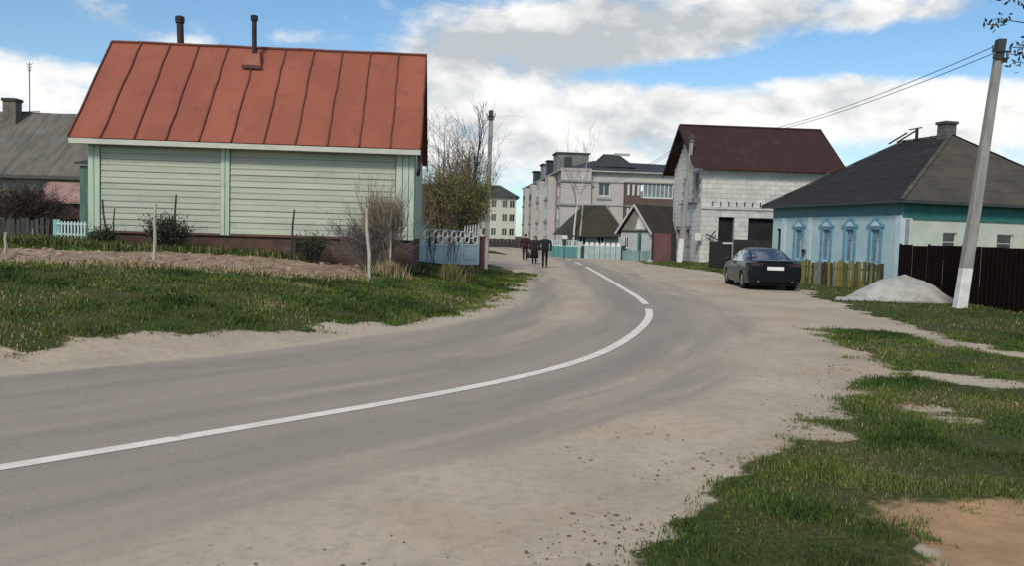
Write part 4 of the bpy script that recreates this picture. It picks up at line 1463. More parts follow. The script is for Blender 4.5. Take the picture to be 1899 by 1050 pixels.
MB().box(-.0, .13, -.055, -.003, -.2, 2.69).build('pilaster', paleb, bho)
MB().box(.14, .34, -.03, -.004, -.2, 2.69).build('pilaster', mat('grey_board', (.26, .28, .27), None, 3, .8), bho)
mbx = MB(MF).box(5.92, 6.12, .003, .12, 1.25, 1.85).build('meter_box', mat('meter_paint', (.36, .45, .45), None, 3, .6), bho)
MB(MF).box(5.86, 6.02, .122, .2, 1.2, 1.36).build('meter_hood', dark, mbx)
# remaining walls
mb = MB()
mb.poly((SL, 0, -.2), (SL, FLb, -.2), (SL, FLb, 3.4), (SL, 0, 3.4))
mb.poly((0, FLb, -.2), (SL, FLb, -.2), (SL, FLb, 3.4), (0, FLb, 3.4))
mb.poly((.2, .2, 3.35), (SL - .2, .2, 3.35), (SL - .2, FLb - .2, 3.35), (.2, FLb - .2, 3.35))
mb.build('back_wall', cream, bho)
# hipped roof
ov = .42
r1, r2 = Vector((5.05, 3.0, 6.62)), Vector((5.05, 6.0, 6.62))
c = [Vector((-ov, -ov, EH)), Vector((SL + ov, -ov, EH)), Vector((SL + ov, FLb + ov, EH)), Vector((-ov, FLb + ov, EH))]
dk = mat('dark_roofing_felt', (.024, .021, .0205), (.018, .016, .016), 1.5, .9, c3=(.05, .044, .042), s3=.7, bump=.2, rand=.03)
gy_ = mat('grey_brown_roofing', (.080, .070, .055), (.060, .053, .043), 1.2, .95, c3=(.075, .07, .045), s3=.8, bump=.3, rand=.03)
mossm = mat('moss_ridge', (.085, .076, .056), (.06, .055, .042), 3, .95, c3=(.16, .14, .09), s3=2.2, lo3=.58, hi3=.7)


def slope_strips(name, a, b_, d_, c_, n, m, th=.03):
    """roof slope with eave a-b and top d-c (d may equal c), in courses from the eave up"""
    for k in range(n):
        f0, f1 = k / n, min((k + 1.12) / n, 1)
        q = [a.lerp(d_, f0), b_.lerp(c_, f0), b_.lerp(c_, f1), a.lerp(d_, f1)]
        nn = (q[1] - q[0]).cross(a.lerp(d_, .5) - a).normalized()
        if nn.z < 0:
            nn = -nn
        l0, l1 = nn * (.012 + random.uniform(0, .003)), nn * .003
        v = [q[0] + l0, q[1] + l0, q[2] + l1, q[3] + l1]
        if (v[2] - v[3]).length < .02:
            v = v[:3]
        MB().extrude(v, -nn * .02).build(name, m, bho)


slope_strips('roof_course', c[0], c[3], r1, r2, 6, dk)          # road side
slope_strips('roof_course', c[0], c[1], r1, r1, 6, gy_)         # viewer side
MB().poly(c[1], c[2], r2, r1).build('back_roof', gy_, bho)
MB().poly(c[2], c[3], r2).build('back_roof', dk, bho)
for p, q, w_ in ((c[0], r1, .16), (c[1], r1, .12), (r1, r2, .14), (c[3], r2, .10)):
    mb = MB()
    n = 9
    for k in range(n):
        a, b_ = p.lerp(q, k / n), p.lerp(q, (k + 1) / n)
        mb.bar(a + Vector((0, 0, .035 + random.uniform(0, .015))), b_ + Vector((0, 0, .035)), w_ * random.uniform(.85, 1.2), .04)
    mb.build('hip_capping', mossm if w_ > .13 else dk, bho)
fasm = mat('dark_fascia', (.05, .06, .065), (.04, .047, .05), 2, .7)
for p, q, m in ((c[0], c[1], fasm), (c[3], c[0], fasm)):
    mb = MB()
    mb.bar(p + Vector((0, 0, -.05)), q + Vector((0, 0, -.05)), .03, .11)
    mb.build('fascia', m, bho)
mb = MB()
mb.poly(c[0] + Vector((0, 0, -.09)), c[1] + Vector((0, 0, -.09)), c[2] + Vector((0, 0, -.09)), c[3] + Vector((0, 0, -.09)))
mb.build('soffit', tealf, bho)
chm = mat('grey_chimney', (.125, .125, .115), (.085, .085, .08), 4, .95, bump=.3)
for k in range(5):
    o = MB().box(4.72, 5.30, 3.0, 3.5, 6.25 + k * .17, 6.25 + k * .17 + .162).build('chimney_course', chm, bho)
MB().box(4.66, 5.36, 2.94, 3.56, 7.10, 7.22).build('chimney_cap', mat('chimney_cap_grey', (.07, .07, .065), None, 4, .9), bho)
mb = MB()
mb.bar((4.6, 5.8, 6.55), (4.9, 4.9, 7.05), .06, .06)
mb.bar((4.4, 6.1, 6.5), (4.7, 5.3, 6.95), .06, .06)
mb.bar((4.9, 4.9, 6.6), (4.9, 4.9, 7.1), .1, .1)
mb.bar((4.7, 5.2, 7.08), (5.0, 4.7, 7.15), .05, .05)
mb.build('roof_ladder', iron, bho)
MB().tube([(9.0, 1.6, 4.2), (9.0, 1.6, 6.2)], .03, 6).build('mast', bark_g, bho)
MB().lathe([(0, 0), (.2, .02), (.38, .09), (.40, .12), (.37, .12)], 18, 'y', c=(9.0, 1.5, 6.2)).build('satellite_dish', mat('dish_grey', (.40, .41, .42), None, 3, .5), bho)

# ------------------------------------------------------------------ yellow picket fence in front of the blue house
p, q = on_ground(1486, 32.0), on_ground(1642, 28.2)
p.z = q.z = min(p.z, q.z) - .02
yf = empty('picket_fence', p, 0, 'weathered yellow green picket fence below the blue house windows', 'fence')
ym = [mat('yellow_picket', (.235, .195, .045), (.17, .145, .04), 4, .85, stretch=(4, 4, .5), rand=.1), mat('olive_picket', (.105, .108, .042), (.07, .075, .03), 4, .85, stretch=(4, 4, .5), rand=.1),
      mat('grey_picket', (.20, .205, .17), (.14, .145, .12), 4, .9, stretch=(4, 4, .5), rand=.1), mat('dark_picket', (.06, .055, .03), (.04, .038, .025), 4, .9, stretch=(4, 4, .5))]
ym = [ym[0], ym[0], ym[1], ym[1], ym[2], ym[3]]
picket_run(yf, p, q, 33, .105, .98, .022, None, False, .35, 'picket', ym)
for zz in (.3, .75):
    MB().bar(Vector((0, .06, zz)), q - p + Vector((0, .06, zz)), .04, .08).build('rail', ym[2], yf)

# ------------------------------------------------------------------ brown corrugated fence along the right
brf = mat('brown_profiled_sheet', (.0125, .0072, .0066), (.010, .006, .0055), 2, .9, spec=.05)
fp = [Vector((13.15, 27.6, 0)), Vector((12.95, 23.4, 0)), Vector((12.85, 19.2, 0)), Vector((12.7, 13.0, 0))]
bf = empty('metal_fence', fp[0], 0, 'dark brown profiled sheet metal fence running along the right verge', 'fence')
cum = 0
for a, b_ in zip(fp, fp[1:]):
    ns = int(round((b_ - a).length / 1.05))
    d = (b_ - a) / ns
    ang_ = math.atan2(d.y, d.x)
    for k in range(ns):
        o_ = a + d * k - fp[0]
        z0 = h1((a + d * k).x, (a + d * k).y)
        mb = MB(Matrix.Translation((o_.x, o_.y, z0)) @ Matrix.Rotation(ang_, 4, 'Z'))
        w_ = d.length - .006
        prof = []
        nc = 5
        for i in range(nc):
            x = w_ * i / nc
            s_ = w_ / nc
            prof += [(x, 0), (x + s_ * .45, 0), (x + s_ * .55, -.022), (x + s_ * .9, -.022)]
        prof.append((w_, 0))
        vs = [(x, y, z) for z in (.02, 1.66) for x, y in prof]
        n = len(prof)
        mb.add(vs, [(i, i + 1, n + i + 1, n + i) for i in range(n - 1)])
        mb.build('fence_sheet', brf, bf, fix=False)
        if k % 2 == 0:
            MB(Matrix.Translation((o_.x, o_.y, z0)) @ Matrix.Rotation(ang_, 4, 'Z')).box(-.03, .03, .012, .07, -.1, 1.7).build('post', iron, bf)

# ------------------------------------------------------------------ heap of pale sand under the fence
hc = Vector((11.28, 23.5, h1(11.28, 23.5)))
n1_, n2_ = 44, 30
xs, ys = np.meshgrid(np.linspace(-1, 1, n1_), np.linspace(-1, 1, n2_))
rr = np.sqrt(xs ** 2 + ys ** 2) * (1 + .22 * (fbm(xs * 2 + 9, ys * 2, 5) - .5))
hz = np.clip(1 - rr ** 1.35, 0, 1) * .93
hz = hz * (1 - .10 * np.exp(-((xs + .05) / .25) ** 2)) + (fbm(xs * 4, ys * 4, 6) - .5) * .16 * (rr < 1) + (fbm(xs * 14, ys * 14, 9) - .5) * .07 * (rr < 1)
hx, hy = xs * 1.62 + hz * .12, ys * 1.15
hv = np.stack([hc.x + hx.ravel(), hc.y + hy.ravel(), H(hc.x + hx.ravel(), hc.y + hy.ravel()) + hz.ravel() * .92 - .02 - .05 * (rr.ravel() >= 1)], 1)
idx = np.arange(n1_ * n2_).reshape(n2_, n1_)
hf = np.stack([idx[:-1, :-1], idx[:-1, 1:], idx[1:, 1:], idx[1:, :-1]], -1).reshape(-1, 4)
hm = mat('pale_sand', (.42, .405, .365), (.31, .298, .268), 3, .95, bump=.9, bscale=30, c3=(.25, .24, .215), s3=2.2, lo3=.56, hi3=.72)
tag(link('sand_heap', np_mesh('sand_heap', hv, hf, {}, hm)), 'heap of pale grey sand between the brown fence and the leaning pole', 'sand heap')
o = MB(Matrix.Translation((9.75, 23.0, h1(9.75, 23.0))) @ Matrix.Rotation(R(-12), 4, 'Z')).extrude([(-.55, -.2, .0), (.35, -.25, .02), (.4, .15, .10), (-.45, .12, .06)], (0, 0, .03)).build('cement_sack', mat('pale_sacking', (.42, .42, .37), (.32, .32, .28), 6, .9))
tag(o, 'flat pale sack lying at the left foot of the sand heap', 'sack')
mb = MB()
mb.bar((10.55, 22.15, h1(10.55, 22.15) + .05), (11.6, 22.05, h1(11.6, 22.05) + .06), .14, .035)
tag(mb.build('loose_board', mat('grey_board_old', (.22, .22, .19), (.15, .15, .13), 5, .9, stretch=(.5, 4, 4))), 'grey board lying before the sand heap', 'board')

# ------------------------------------------------------------------ unfinished block house
WT = R(3.5)
wp = at(1297, 480, 55)
wh = empty('block_house', (wp.x, wp.y, .2), WT, 'unfinished two storey house of white blocks with a brown sheet roof', 'house')
blk = mat('white_block', (.58, .565, .52), (.50, .485, .445), 1.6, .9, rand=.09, c3=(.33, .32, .29), s3=1.2, lo3=.6, hi3=.8, bump=.2)
mort = mat('mortar_gap', (.33, .32, .30), (.27, .262, .25), 4, .95)
WL, WD, WE, WR = 8.9, 7.4, 6.82, 9.65
W_M = wallM((0, 0, 0), 0)
openf = [(1.22, 2.30, .0, 3.12), (3.28, 5.2, .0, 3.05)]
mb = MB(W_M)
wall_open(mb, WL, -.3, WE, [(a + .002, b_ - .002, c_, d_) for a, b_, c_, d_ in openf], depth=.3)
mb.build('wall', mort, wh)
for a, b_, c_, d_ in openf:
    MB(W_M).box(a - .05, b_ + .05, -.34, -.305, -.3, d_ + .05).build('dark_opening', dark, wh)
bw, bh_ = .675, .318
meB = None
cnt = 0
for r_ in range(22):
    z0 = -.1 + r_ * bh_
    off = -(r_ % 2) * bw / 2
    for k in range(16):
        u0, u1 = off + k * bw, off + (k + 1) * bw
        u0c, u1c = max(u0, 0), min(u1, WL)
        if u1c - u0c < .1:
            continue
        mu, mw = (u0c + u1c) / 2, z0 + bh_ / 2
        cutb = False
        for a, b_, c_, d_ in openf:
            if mw < d_ + .05:
                if a <= u0c and u1c <= b_:
                    cutb = True
                elif u0c < a < u1c:
                    u1c = a
                elif u0c < b_ < u1c:
                    u0c = b_
        if cutb or u1c - u0c < .06:
            continue
        if z0 + bh_ > WE or (mu > 6.6 and mw < 3.4):
            continue        # stands behind the blue house roof
        full = u1c - u0c > bw - .01
        if full and meB is not None:
            o = link('block', meB, wh)
        else:
            o = MB(W_M).box(0, u1c - u0c - .018, -.05, .022, .006, bh_ - .010).build('block', blk, wh)
            if full:
                meB = o.data
        o.location = (u0c + .009, random.uniform(-.012, .006), z0)
        cnt += 1
# floor slab band and vent slots
MB(W_M).box(-.03, WL, .0, .05, 3.52, 3.62).build('floor_slab', mat('slab_edge', (.22, .22, .21), None, 3, .9), wh)
for k in range(7):
    MB(W_M).box(.72 + k * .55, .80 + k * .55, .024, .034, 3.80, 4.12).build('vent_slot', dark, wh)
# gable wall towards the road, its blocks joined
GM_ = Matrix.Rotation(R(90), 4, 'Z')
gh_holes = [(1.0, 1.7, 4.15, 6.1), (3.7, 4.6, 4.15, 5.9), (2.7, 3.7, 1.1, 2.2), (5.3, 6.2, 1.1, 2.2)]
mb = MB(GM_)
wall_open(mb, WD, -.3, WE, gh_holes, depth=.3)
mb.poly((0, 0, WE), (WD, 0, WE), (WD / 2, 0, WR - .25))
mb.build('gable_wall', mort, wh)
mb = MB(GM_)
for r_ in range(30):
    z0 = -.1 + r_ * bh_
    lo_ = 0 if z0 < WE else (z0 + bh_ - WE) * (WD / 2) / (WR - WE)
    for k in range(13):
        u0, u1 = max(k * bw - (r_ % 2) * bw / 2, lo_), min((k + 1) * bw - (r_ % 2) * bw / 2, WD - lo_)
        if u1 - u0 < .12 or any(u1 > a and u0 < b_ and z0 + bh_ > c_ and z0 < d_ for a, b_, c_, d_ in gh_holes):
            continue
        mb.box(u0 + .009, u1 - .009, -.02, .022 + random.uniform(-.006, .008), z0 + .006, z0 + bh_ - .010)
tag(mb.build('gable_blocks', blk, wh, fix=False), kind='stuff')
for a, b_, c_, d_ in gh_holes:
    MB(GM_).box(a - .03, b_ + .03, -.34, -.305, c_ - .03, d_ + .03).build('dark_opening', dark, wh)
MB(GM_).box(.8, 4.8, .03, .30, 4.02, 4.12).build('balcony_slab', mat('slab_edge', (.22, .22, .21)), wh)
mb = MB()
mb.poly((WL, 0, -.3), (WL, WD, -.3), (WL, WD, WE), (WL, WD / 2, WR - .25), (WL, 0, WE))
mb.poly((0, WD, -.3), (WL, WD, -.3), (WL, WD, WE), (0, WD, WE))
mb.build('back_wall', mort, wh)
brr = mat('brown_profiled_roof', (.052, .028, .0235), (.042, .0235, .0205), 1.2, .8, spec=.12, rand=.05, c3=(.04, .028, .027), s3=.5)
k_ = 12
for k in range(k_):
    xa = -.75 + k * (WL + 1.5) / k_
    xb = xa + (WL + 1.5) / k_ - .012
    for nm, y0, y1 in (('roof_sheet', -.65, WD / 2), ('rear_roof_sheet', WD + .65, WD / 2)):
        mb = MB()
        ez = WE - .65 * (WR - WE) / (WD / 2) + .12
        l_ = .006 * (k % 2)
        mb.extrude([(xa, y0, ez + l_), (xa, y1, WR + l_), (xa, y1, WR - .06 + l_), (xa, y0, ez - .06 + l_)], (xb - xa, 0, 0))
        mb.build(nm, brr, wh)
MB().tube([(-.75, WD / 2, WR + .03), (WL + .75, WD / 2, WR + .03)], .09, 6).build('ridge_cap', brr, wh)
for x0 in (-.80, WL + .76):
    mb = MB()
    for y0 in (-.65, WD + .65):
        mb.extrude([(x0, y0, ez - .22), (x0, y0, ez + .03), (x0, WD / 2, WR + .03), (x0, WD / 2, WR - .24)], (.04, 0, 0))
    mb.build('barge_board', mat('dark_barge', (.035, .024, .022), None, 2, .8), wh)
MB().box(-.75, WL + .75, -.70, -.655, ez - .2, ez - .03).build('gutter', mat('maroon_gutter', (.07, .025, .022), None, 2, .6), wh)
MB().box(WL - .5, WL + .55, -.5, -.06, WE - .72, WE - .50).build('pale_soffit', mat('insulation_white', (.66, .66, .63)), wh)
mb = MB()
for p, q in (((.3, -.3, 1.9), (2.2, -.4, .9)), ((.5, -.35, 1.5), (.9, -.35, 2.1)), ((1.9, -.4, 1.0), (2.3, -.4, .5)), ((2.1, -.4, 1.0), (1.7, -.4, .45))):
    mb.tube([Vector(p), Vector(p).lerp(Vector(q), .5) + Vector((0, 0, .06)), q], [.05, .04, .05], 5)
mb.build('leaning_branch', bark_d, wh)
MB().box(-.48, -.06, -.4, -.08, 1.45, 1.95).build('white_box', white, wh)

# black sheet gate in front of the block house
p = on_ground(1316, 45.5)
bg_ = empty('sheet_gate', p, R(-2), 'black sheet metal gate before the unfinished block house', 'gate')
blackm = mat('black_sheet', (.013, .013, .014), (.018, .017, .017), 2, .6)
gys = mat('charcoal_sheet', (.028, .028, .028), (.021, .021, .021), 2, .65)
MB().box(0, 1.24, 0, .05, .08, 1.58).build('gate_leaf', blackm, bg_)
MB().box(.72, 1.28, -.04, -.005, 1.45, 1.54).build('white_bar', white, bg_)
MB().box(1.25, 1.31, -.05, .06, 0, 1.55).build('gate_post', mat('light_post', (.3, .3, .3)), bg_)
for k in range(4):
    MB().box(1.33 + k * .52, 1.33 + k * .52 + .51, 0, .04 + .01 * (k % 2), .08, 1.72).build('fence_sheet', gys, bg_)

# ------------------------------------------------------------------ apartment block
AT = R(5.5)
c0 = at(1041, 450, 100)
ap = empty('apartment_block', (c0.x, c0.y, 0), AT, 'long pale grey apartment block with roof top huts and a brick balcony', 'building')
apw = mat('grey_render', (.47, .44, .41), (.42, .395, .37), .5, .9, c3=(.37, .35, .33), s3=.25, lo3=.55, hi3=.75)
app = mat('pinkish_render', (.46, .42, .40), (.41, .375, .36), .5, .9)
band = mat('string_course', (.27, .26, .25), (.22, .215, .21), 1, .9)
aroof = mat('dark_metal_roof', (.042, .044, .046), (.032, .034, .036), .6, .7)
redb = mat('red_brick_balcony', (.125, .086, .073), (.10, .068, .058), 2, .9)
hut = mat('green_grey_hut', (.20, .215, .205), (.16, .17, .165), .8, .9)
hutb = mat('blue_grey_hut', (.235, .245, .275), (.20, .21, .235), .8, .9)
AL, AW, AH = 19.0, 42.0, 9.75
MA = wallM((0, 0, 0), 0)
MG = Matrix.Rotation(R(90), 4, 'Z')
fh = []
for z in (1.2, 4.1, 7.0):
    for u in (4.4,):
        fh.append((u, u + 1.5, z - .2, z + 1.5))
    fh.append((14.6, 16.2, z - .2, z + 1.5))
bal = [(7.6, 13.6, 6.7, 8.5), (7.6, 13.6, 3.8, 5.6), (7.6, 13.6, .9, 2.7)]
mb = MB(MA)
wall_open(mb, AL, -.5, AH, fh + bal, depth=.25)
mb.build('front_wall', apw, ap)
for h_ in fh:
    window(ap, MA, *h_, white, pane_m, fw=.13, depth=.25, muntin=1, transom=False)
    MB(MA).box(h_[0] - .15, h_[1] + .25, .003, .12, h_[2] - .42, h_[2] - .25).build('window_ledge', band, ap)
for (a, b_, c_, d_) in bal:
    f = MB(MA).box(a + .003, b_ - .003, -.2, .9, c_ - 1.0, c_ - .003).build('balcony', redb, ap)
    MB(MA).box(a, a + 1.9, .0, .88, c_, d_).build('balcony_wall', redb, f)
    for k in range(3):
        MB(MA).box(a + .25 + k * .62, a + .5 + k * .62, .885, .95, c_ + .3, d_ - .2).build('pane', white, f)
    MB(MA).box(a + 2.25, b_, .70, .74, c_, d_).build('pane', mat('grey_sky_glass', (.23, .27, .30), (.14, .17, .19), .8, .15), f)
    for k in range(8):
        x = a + 2.25 + k * (b_ - a - 2.33) / 7
        MB(MA).box(x, x + .10, .742, .80, c_, d_).build('mullion', white, f)
    MB(MA).box(a + 2.25, b_, .742, .82, c_, c_ + .16).build('rail', white, f)
    MB(MA).box(a - .05, b_ + .05, 0, .95, d_ + .003, d_ + .16).build('balcony_roof', band, f)
# long facade towards the street, u runs away from the viewer
lh = []
for z in (1.2, 4.1, 7.0):
    for u in (3, 8.5, 12, 17.5, 21, 26.5, 30, 36):
        lh.append((u, u + 1.6, z - .2, z + 1.4))
mb = MB(MG)
wall_open(mb, AW, -.5, AH, lh, depth=.25)
mb.build('street_wall', apw, ap)
for h_ in lh:
    window(ap, MG, *h_, white, pane_m, fw=.13, depth=.25, muntin=1, transom=False)
for k, u in enumerate((5.2, 14.2, 23.2, 32.2)):
    f = MB(MG).box(u, u + 3.0, .003, 1.15, -.5, AH - .35).build('bay', app if k % 2 == 0 else apw, ap)
    for z in (1.0, 3.9, 6.8):
        MB(MG).box(u - .08, u + 3.08, 1.153, 1.26, z - .45, z - .2).build('bay_ledge', band, f)
        for j in range(2):
            MB(MG).box(u + .35 + j * 1.25, u + 1.4 + j * 1.25, 1.155, 1.18, z + .05, z + 1.4).build('pane', pane_m, f)
    MB(MG).tube([(u - .25, .12, -.4), (u - .25, .12, AH)], .09, 6).build('downpipe', band, ap)
for z in (2.7, 5.6, 8.45):
    MB(MA).box(0, AL, .003, .07, z, z + .14).build('string_course', band, ap)
    MB(MG).box(0, AW, .003, .07, z, z + .14).build('string_course', band, ap)
# corner bay with curved balcony ledges
f = MB().box(-.35, 3.4, -.55, -.003, -.5, AH + .35).build('corner_bay', app, ap)
for z in (2.6, 5.5, 8.4):
    MB().box(-.55, 3.55, -.75, -.553, z, z + .22).build('bay_ledge', band, f)
mb = MB()
mb.poly((AL, 0, -.5), (AL, AW, -.5), (AL, AW, AH), (AL, 0, AH))
mb.poly((0, AW, -.5), (AL, AW, -.5), (AL, AW, AH), (0, AW, AH))
mb.build('back_wall', apw, ap)
e_ = .6
mb = MB()
mb.extrude([(-e_, -e_, AH), (AL + 2, -e_, AH), (AL + 2, 12, AH), (-e_, AW + e_, AH)], (0, 0, .16))
mb.build('eave', mat('pale_eave', (.42, .41, .40), None, 1, .8), ap)
mb = MB()
mb.poly((2.0, -e_, AH + .17), (AL + 2, -e_, AH + .17), (AL + 2, 5, 11.3), (4.6, 5, 11.6))
mb.poly((2.0, -e_, AH + .17), (4.6, 5, 11.6), (4.6, AW - 5, 11.2), (-e_, AW + e_, AH + .17), (-e_, 2, AH + .17))
mb.poly((AL + 2, 12, AH + .17), (AL + 2, 5, 11.3), (4.6, 5, 11.6), (4.6, AW - 5, 11.2), (-e_, AW + e_, AH + .17))
mb.build('roof', aroof, ap)
mb = MB()
mb.poly((4.0, 1.5, 10.6), (9.5, 1.5, 10.6), (7.6, 3.5, 12.35), (5.6, 3.5, 12.35))
mb.poly((9.5, 1.5, 10.6), (9.5, 6, 10.6), (7.6, 3.5, 12.35))
mb.poly((4.0, 1.5, 10.6), (5.6, 3.5, 12.35), (4.0, 6, 10.6))
mb.poly((4.0, 6, 10.6), (9.5, 6, 10.6), (7.6, 3.5, 12.35), (5.6, 3.5, 12.35))
mb.build('raised_roof', aroof, ap)
MB().box(7.0, 9.0, 3.2, 3.5, 12.2, 12.5).build('roof_vent', mat('pale_vent', (.4, .4, .4)), ap)
for (x0, x1, y0, y1, z1, m) in ((.2, 4.4, 7, 10.5, 12.6, hut), (.1, 3.4, 20, 23, 12.2, hutb), (.2, 2.0, 15.5, 17.5, 12.3, aroof), (.1, 1.6, 30, 32.5, 11.9, aroof)):
    f = MB().box(x0, x1, y0, y1, AH, z1).build('roof_hut', m, ap)
    MB().box(x0 - .2, x1 + .2, y0 - .2, y1 + .2, z1 + .003, z1 + .16).build('hut_roof', aroof, f)
for x, y in ((1.0, 5.2), (2.6, 12.5), (1.2, 26), (1.0, 35)):
    f = MB().box(x, x + .9, y, y + .8, AH, 12.0).build('chimney', aroof, ap)

# ------------------------------------------------------------------ cream block at the end of the street
cp = at(866, 445, 178)
crm = empty('cream_block', (cp.x, cp.y, 0), R(2), 'cream three storey block with a dark hipped roof at the end of the street', 'building')
crw = mat('cream_render', (.54, .52, .43), (.47, .455, .38), .4, .9)
MC = wallM((0, 0, 0), 0)
hs = []
for z in (1.6, 4.7, 7.7):
    for u in (1.2, 3.3, 5.2, 7.6, 9.2):
        hs.append((u, u + 1.15, z, z + 1.6))
CLn = 10.6
mb = MB(MC)
wall_open(mb, CLn, -1, 10.2, hs, depth=.25)
mb.poly((CLn, 0, -1), (CLn, -14, -1), (CLn, -14, 10.2), (CLn, 0, 10.2))
mb.poly((0, 0, -1), (0, -14, -1), (0, -14, 10.2), (0, 0, 10.2))
mb.build('wall', crw, crm)
for h_ in hs:
    window(crm, MC, *h_, crw, pane_m, fw=.1, depth=.25, transom=False, sill=False)
mb = MB()
a = [(-.8, -.8, 10.1), (CLn + .8, -.8, 10.1), (CLn + .8, 14.8, 10.1), (-.8, 14.8, 10.1)]
t1, t2 = (3.5, 7, 13.0), (CLn - 3.5, 7, 13.0)
mb.poly(a[0], a[1], t2, t1)
mb.poly(a[1], a[2], t2)
mb.poly(a[2], a[3], t1, t2)
mb.poly(a[3], a[0], t1)
mb.build('roof', mat('dark_green_roof', (.048, .055, .048), (.036, .042, .037), .5, .8), crm)
# dark boundary fence beyond the walkers
p = at(892, 455, 112)
q = at(962, 455, 112)
dw = empty('boundary_fence', (p.x, p.y, -.1), 0, 'low dark board fence across the street beyond the three walkers', 'fence')
for k in range(10):
    w_ = (q.x - p.x) / 10
    MB().box(k * w_ + .01, (k + 1) * w_ - .01, 0, .1, 0, 1.25 + .04 * (k % 2)).build('fence_board', mat('dark_board', (.035, .03, .027), (.05, .042, .036), 1, .9, rand=.1), dw)

# ------------------------------------------------------------------ low house with the dark hipped roof, right of the street
lp = at(1050, 470, 78)
lh_ = empty('low_house', (lp.x, lp.y, .1), R(7), 'low house with a big dark brown hipped roof behind the turquoise fence', 'house')
lwall = mat('pale_mint_wall', (.30, .36, .34), (.25, .30, .29), 1, .9)
drf = mat('dark_brown_roof', (.050, .045, .028), (.040, .036, .024), .8, .9, c3=(.07, .05, .038), s3=.4, rand=.02)
LLn, LD = 5.2, 5.5
MB().box(.5, LLn, .4, LD, -.3, 1.95).build('wall', lwall, lh_)
for u in (1.2, 3.0):
    window(lh_, wallM((0, .4, 0), 0), u, u + .8, .8, 1.7, white, pane_m, depth=-.09, transom=False)
rA, rB = Vector((2.05, LD / 2, 4.75)), Vector((4.35, LD / 2, 4.80))
cn = [Vector((-.4, -.2, 1.75)), Vector((1.25, -.2, 1.6)), Vector((LLn + .75, -.2, 1.75)), Vector((LLn + .75, LD + .6, 1.75)), Vector((-.4, LD + .6, 1.75))]
n_ = 9
for k in range(n_):
    f0, f1 = k / n_, (k + 1.06) / n_ if k < n_ - 1 else 1
    a0, b0 = cn[1].lerp(rA, f0), cn[2].lerp(rB, f0)
    a1, b1_ = cn[1].lerp(rA, f1), cn[2].lerp(rB, f1)
    MB().extrude([a0 + Vector((0, -.01, .015)), b0 + Vector((0, -.01, .015)), b1_, a1], (0, 0, -.03)).build('roof_course', drf, lh_)
mb = MB()
mb.poly(cn[0], cn[1], rA)
mb.poly(cn[4], cn[0], rA)
mb.poly(cn[2], cn[3], rB)
mb.poly(cn[3], cn[4], rA, rB)
mb.build('hip_roof', drf, lh_)
for p, q in ((cn[1], rA), (cn[2], rB)):
    mb = MB()
    mb.bar(p + Vector((0, -.03, .06)), q + Vector((0, -.03, .06)), .16, .06)
    mb.build('hip_trim', mat('pale_hip_trim', (.27, .26, .22), (.2, .19, .16), 2, .8), lh_)

# ------------------------------------------------------------------ small gabled outbuilding and its red gate
ga, gb_ = at(1150, 476, 62.5), at(1207, 476, 60.0)
gd = math.atan2(gb_.y - ga.y, gb_.x - ga.x)
GW = (Vector((gb_.x - ga.x, gb_.y - ga.y))).length
ob = empty('gabled_outbuilding', (ga.x, ga.y, .22), gd, 'small grey outbuilding with a white gable and a dark brown roof beside the red gate', 'outbuilding')
ow = mat('grey_green_wall', (.42, .44, .42), (.36, .38, .365), 1.2, .9, c3=(.28, .34, .33), s3=.7)
GE, GR, GDp = 2.05, 4.0, 5.5
MO = wallM((0, 0, 0), 0)
mb = MB(MO)
hs = [(.35, .85, .7, 1.6), (1.75, 2.15, .1, 1.85)]
wall_open(mb, GW, -.3, GE, hs, depth=.1)
mb.poly((GW, 0, -.3), (GW, -GDp, -.3), (GW, -GDp, GE), (GW, 0, GE))
mb.poly((0, 0, -.3), (0, -GDp, -.3), (0, -GDp, GE), (0, 0, GE))
mb.build('wall', ow, ob)
window(ob, MO, *hs[0], white, pane_m, fw=.07, depth=.1, transom=False)
MB(MO).box(1.75, 2.15, -.09, -.05, .1, 1.85).build('door', mat('teal_door', (.06, .17, .165), None, 2, .7), ob)
MB(MO).extrude([(.05, 0, GE + .003), (GW - .05, 0, GE + .003), (GW / 2, 0, GR - .12)], (0, .03, 0)).build('gable_boarding', mat('grey_gable', (.21, .20, .165), (.16, .155, .13), 2, .9), ob)
MB(MO).extrude([(GW * .48, .034, GE + .1), (GW * .84, .034, GE + .1), (GW * .60, .034, GR - .75)], (0, .02, 0)).build('white_panel', white, ob)
MB(MO).box(0, GW, .032, .10, GE - .1, GE).build('belt_board', iron, ob)
for sx_, nm in ((-1, 'rear'), (1, 'front')):
    xe, ze = (-.3, GE - .25) if sx_ < 0 else (GW + .3, GE - .25)
    n_ = 6
    for k in range(n_):
        y0 = -.3 + (GDp + .6) * k / n_
        y1 = -.3 + (GDp + .6) * (k + 1) / n_ - .012
        mb = MB()
        mb.extrude([(xe, y0, ze + .02), (GW / 2, y0, GR + .02), (GW / 2, y0, GR - .04), (xe, y0, ze - .04)], (0, y1 - y0, 0))
        mb.build('roof_sheet', mat('dark_outbuilding_roof', (.046, .036, .033), (.036, .029, .027), 1, .85, rand=.05), ob)
    mb = MB()
    mb.bar((xe, -.34, ze - .03), (GW / 2, -.34, GR - .03), .05, .16, up=(0, 0, 1))
    mb.build('barge_board', mat('pale_barge', (.45, .45, .42)), ob)

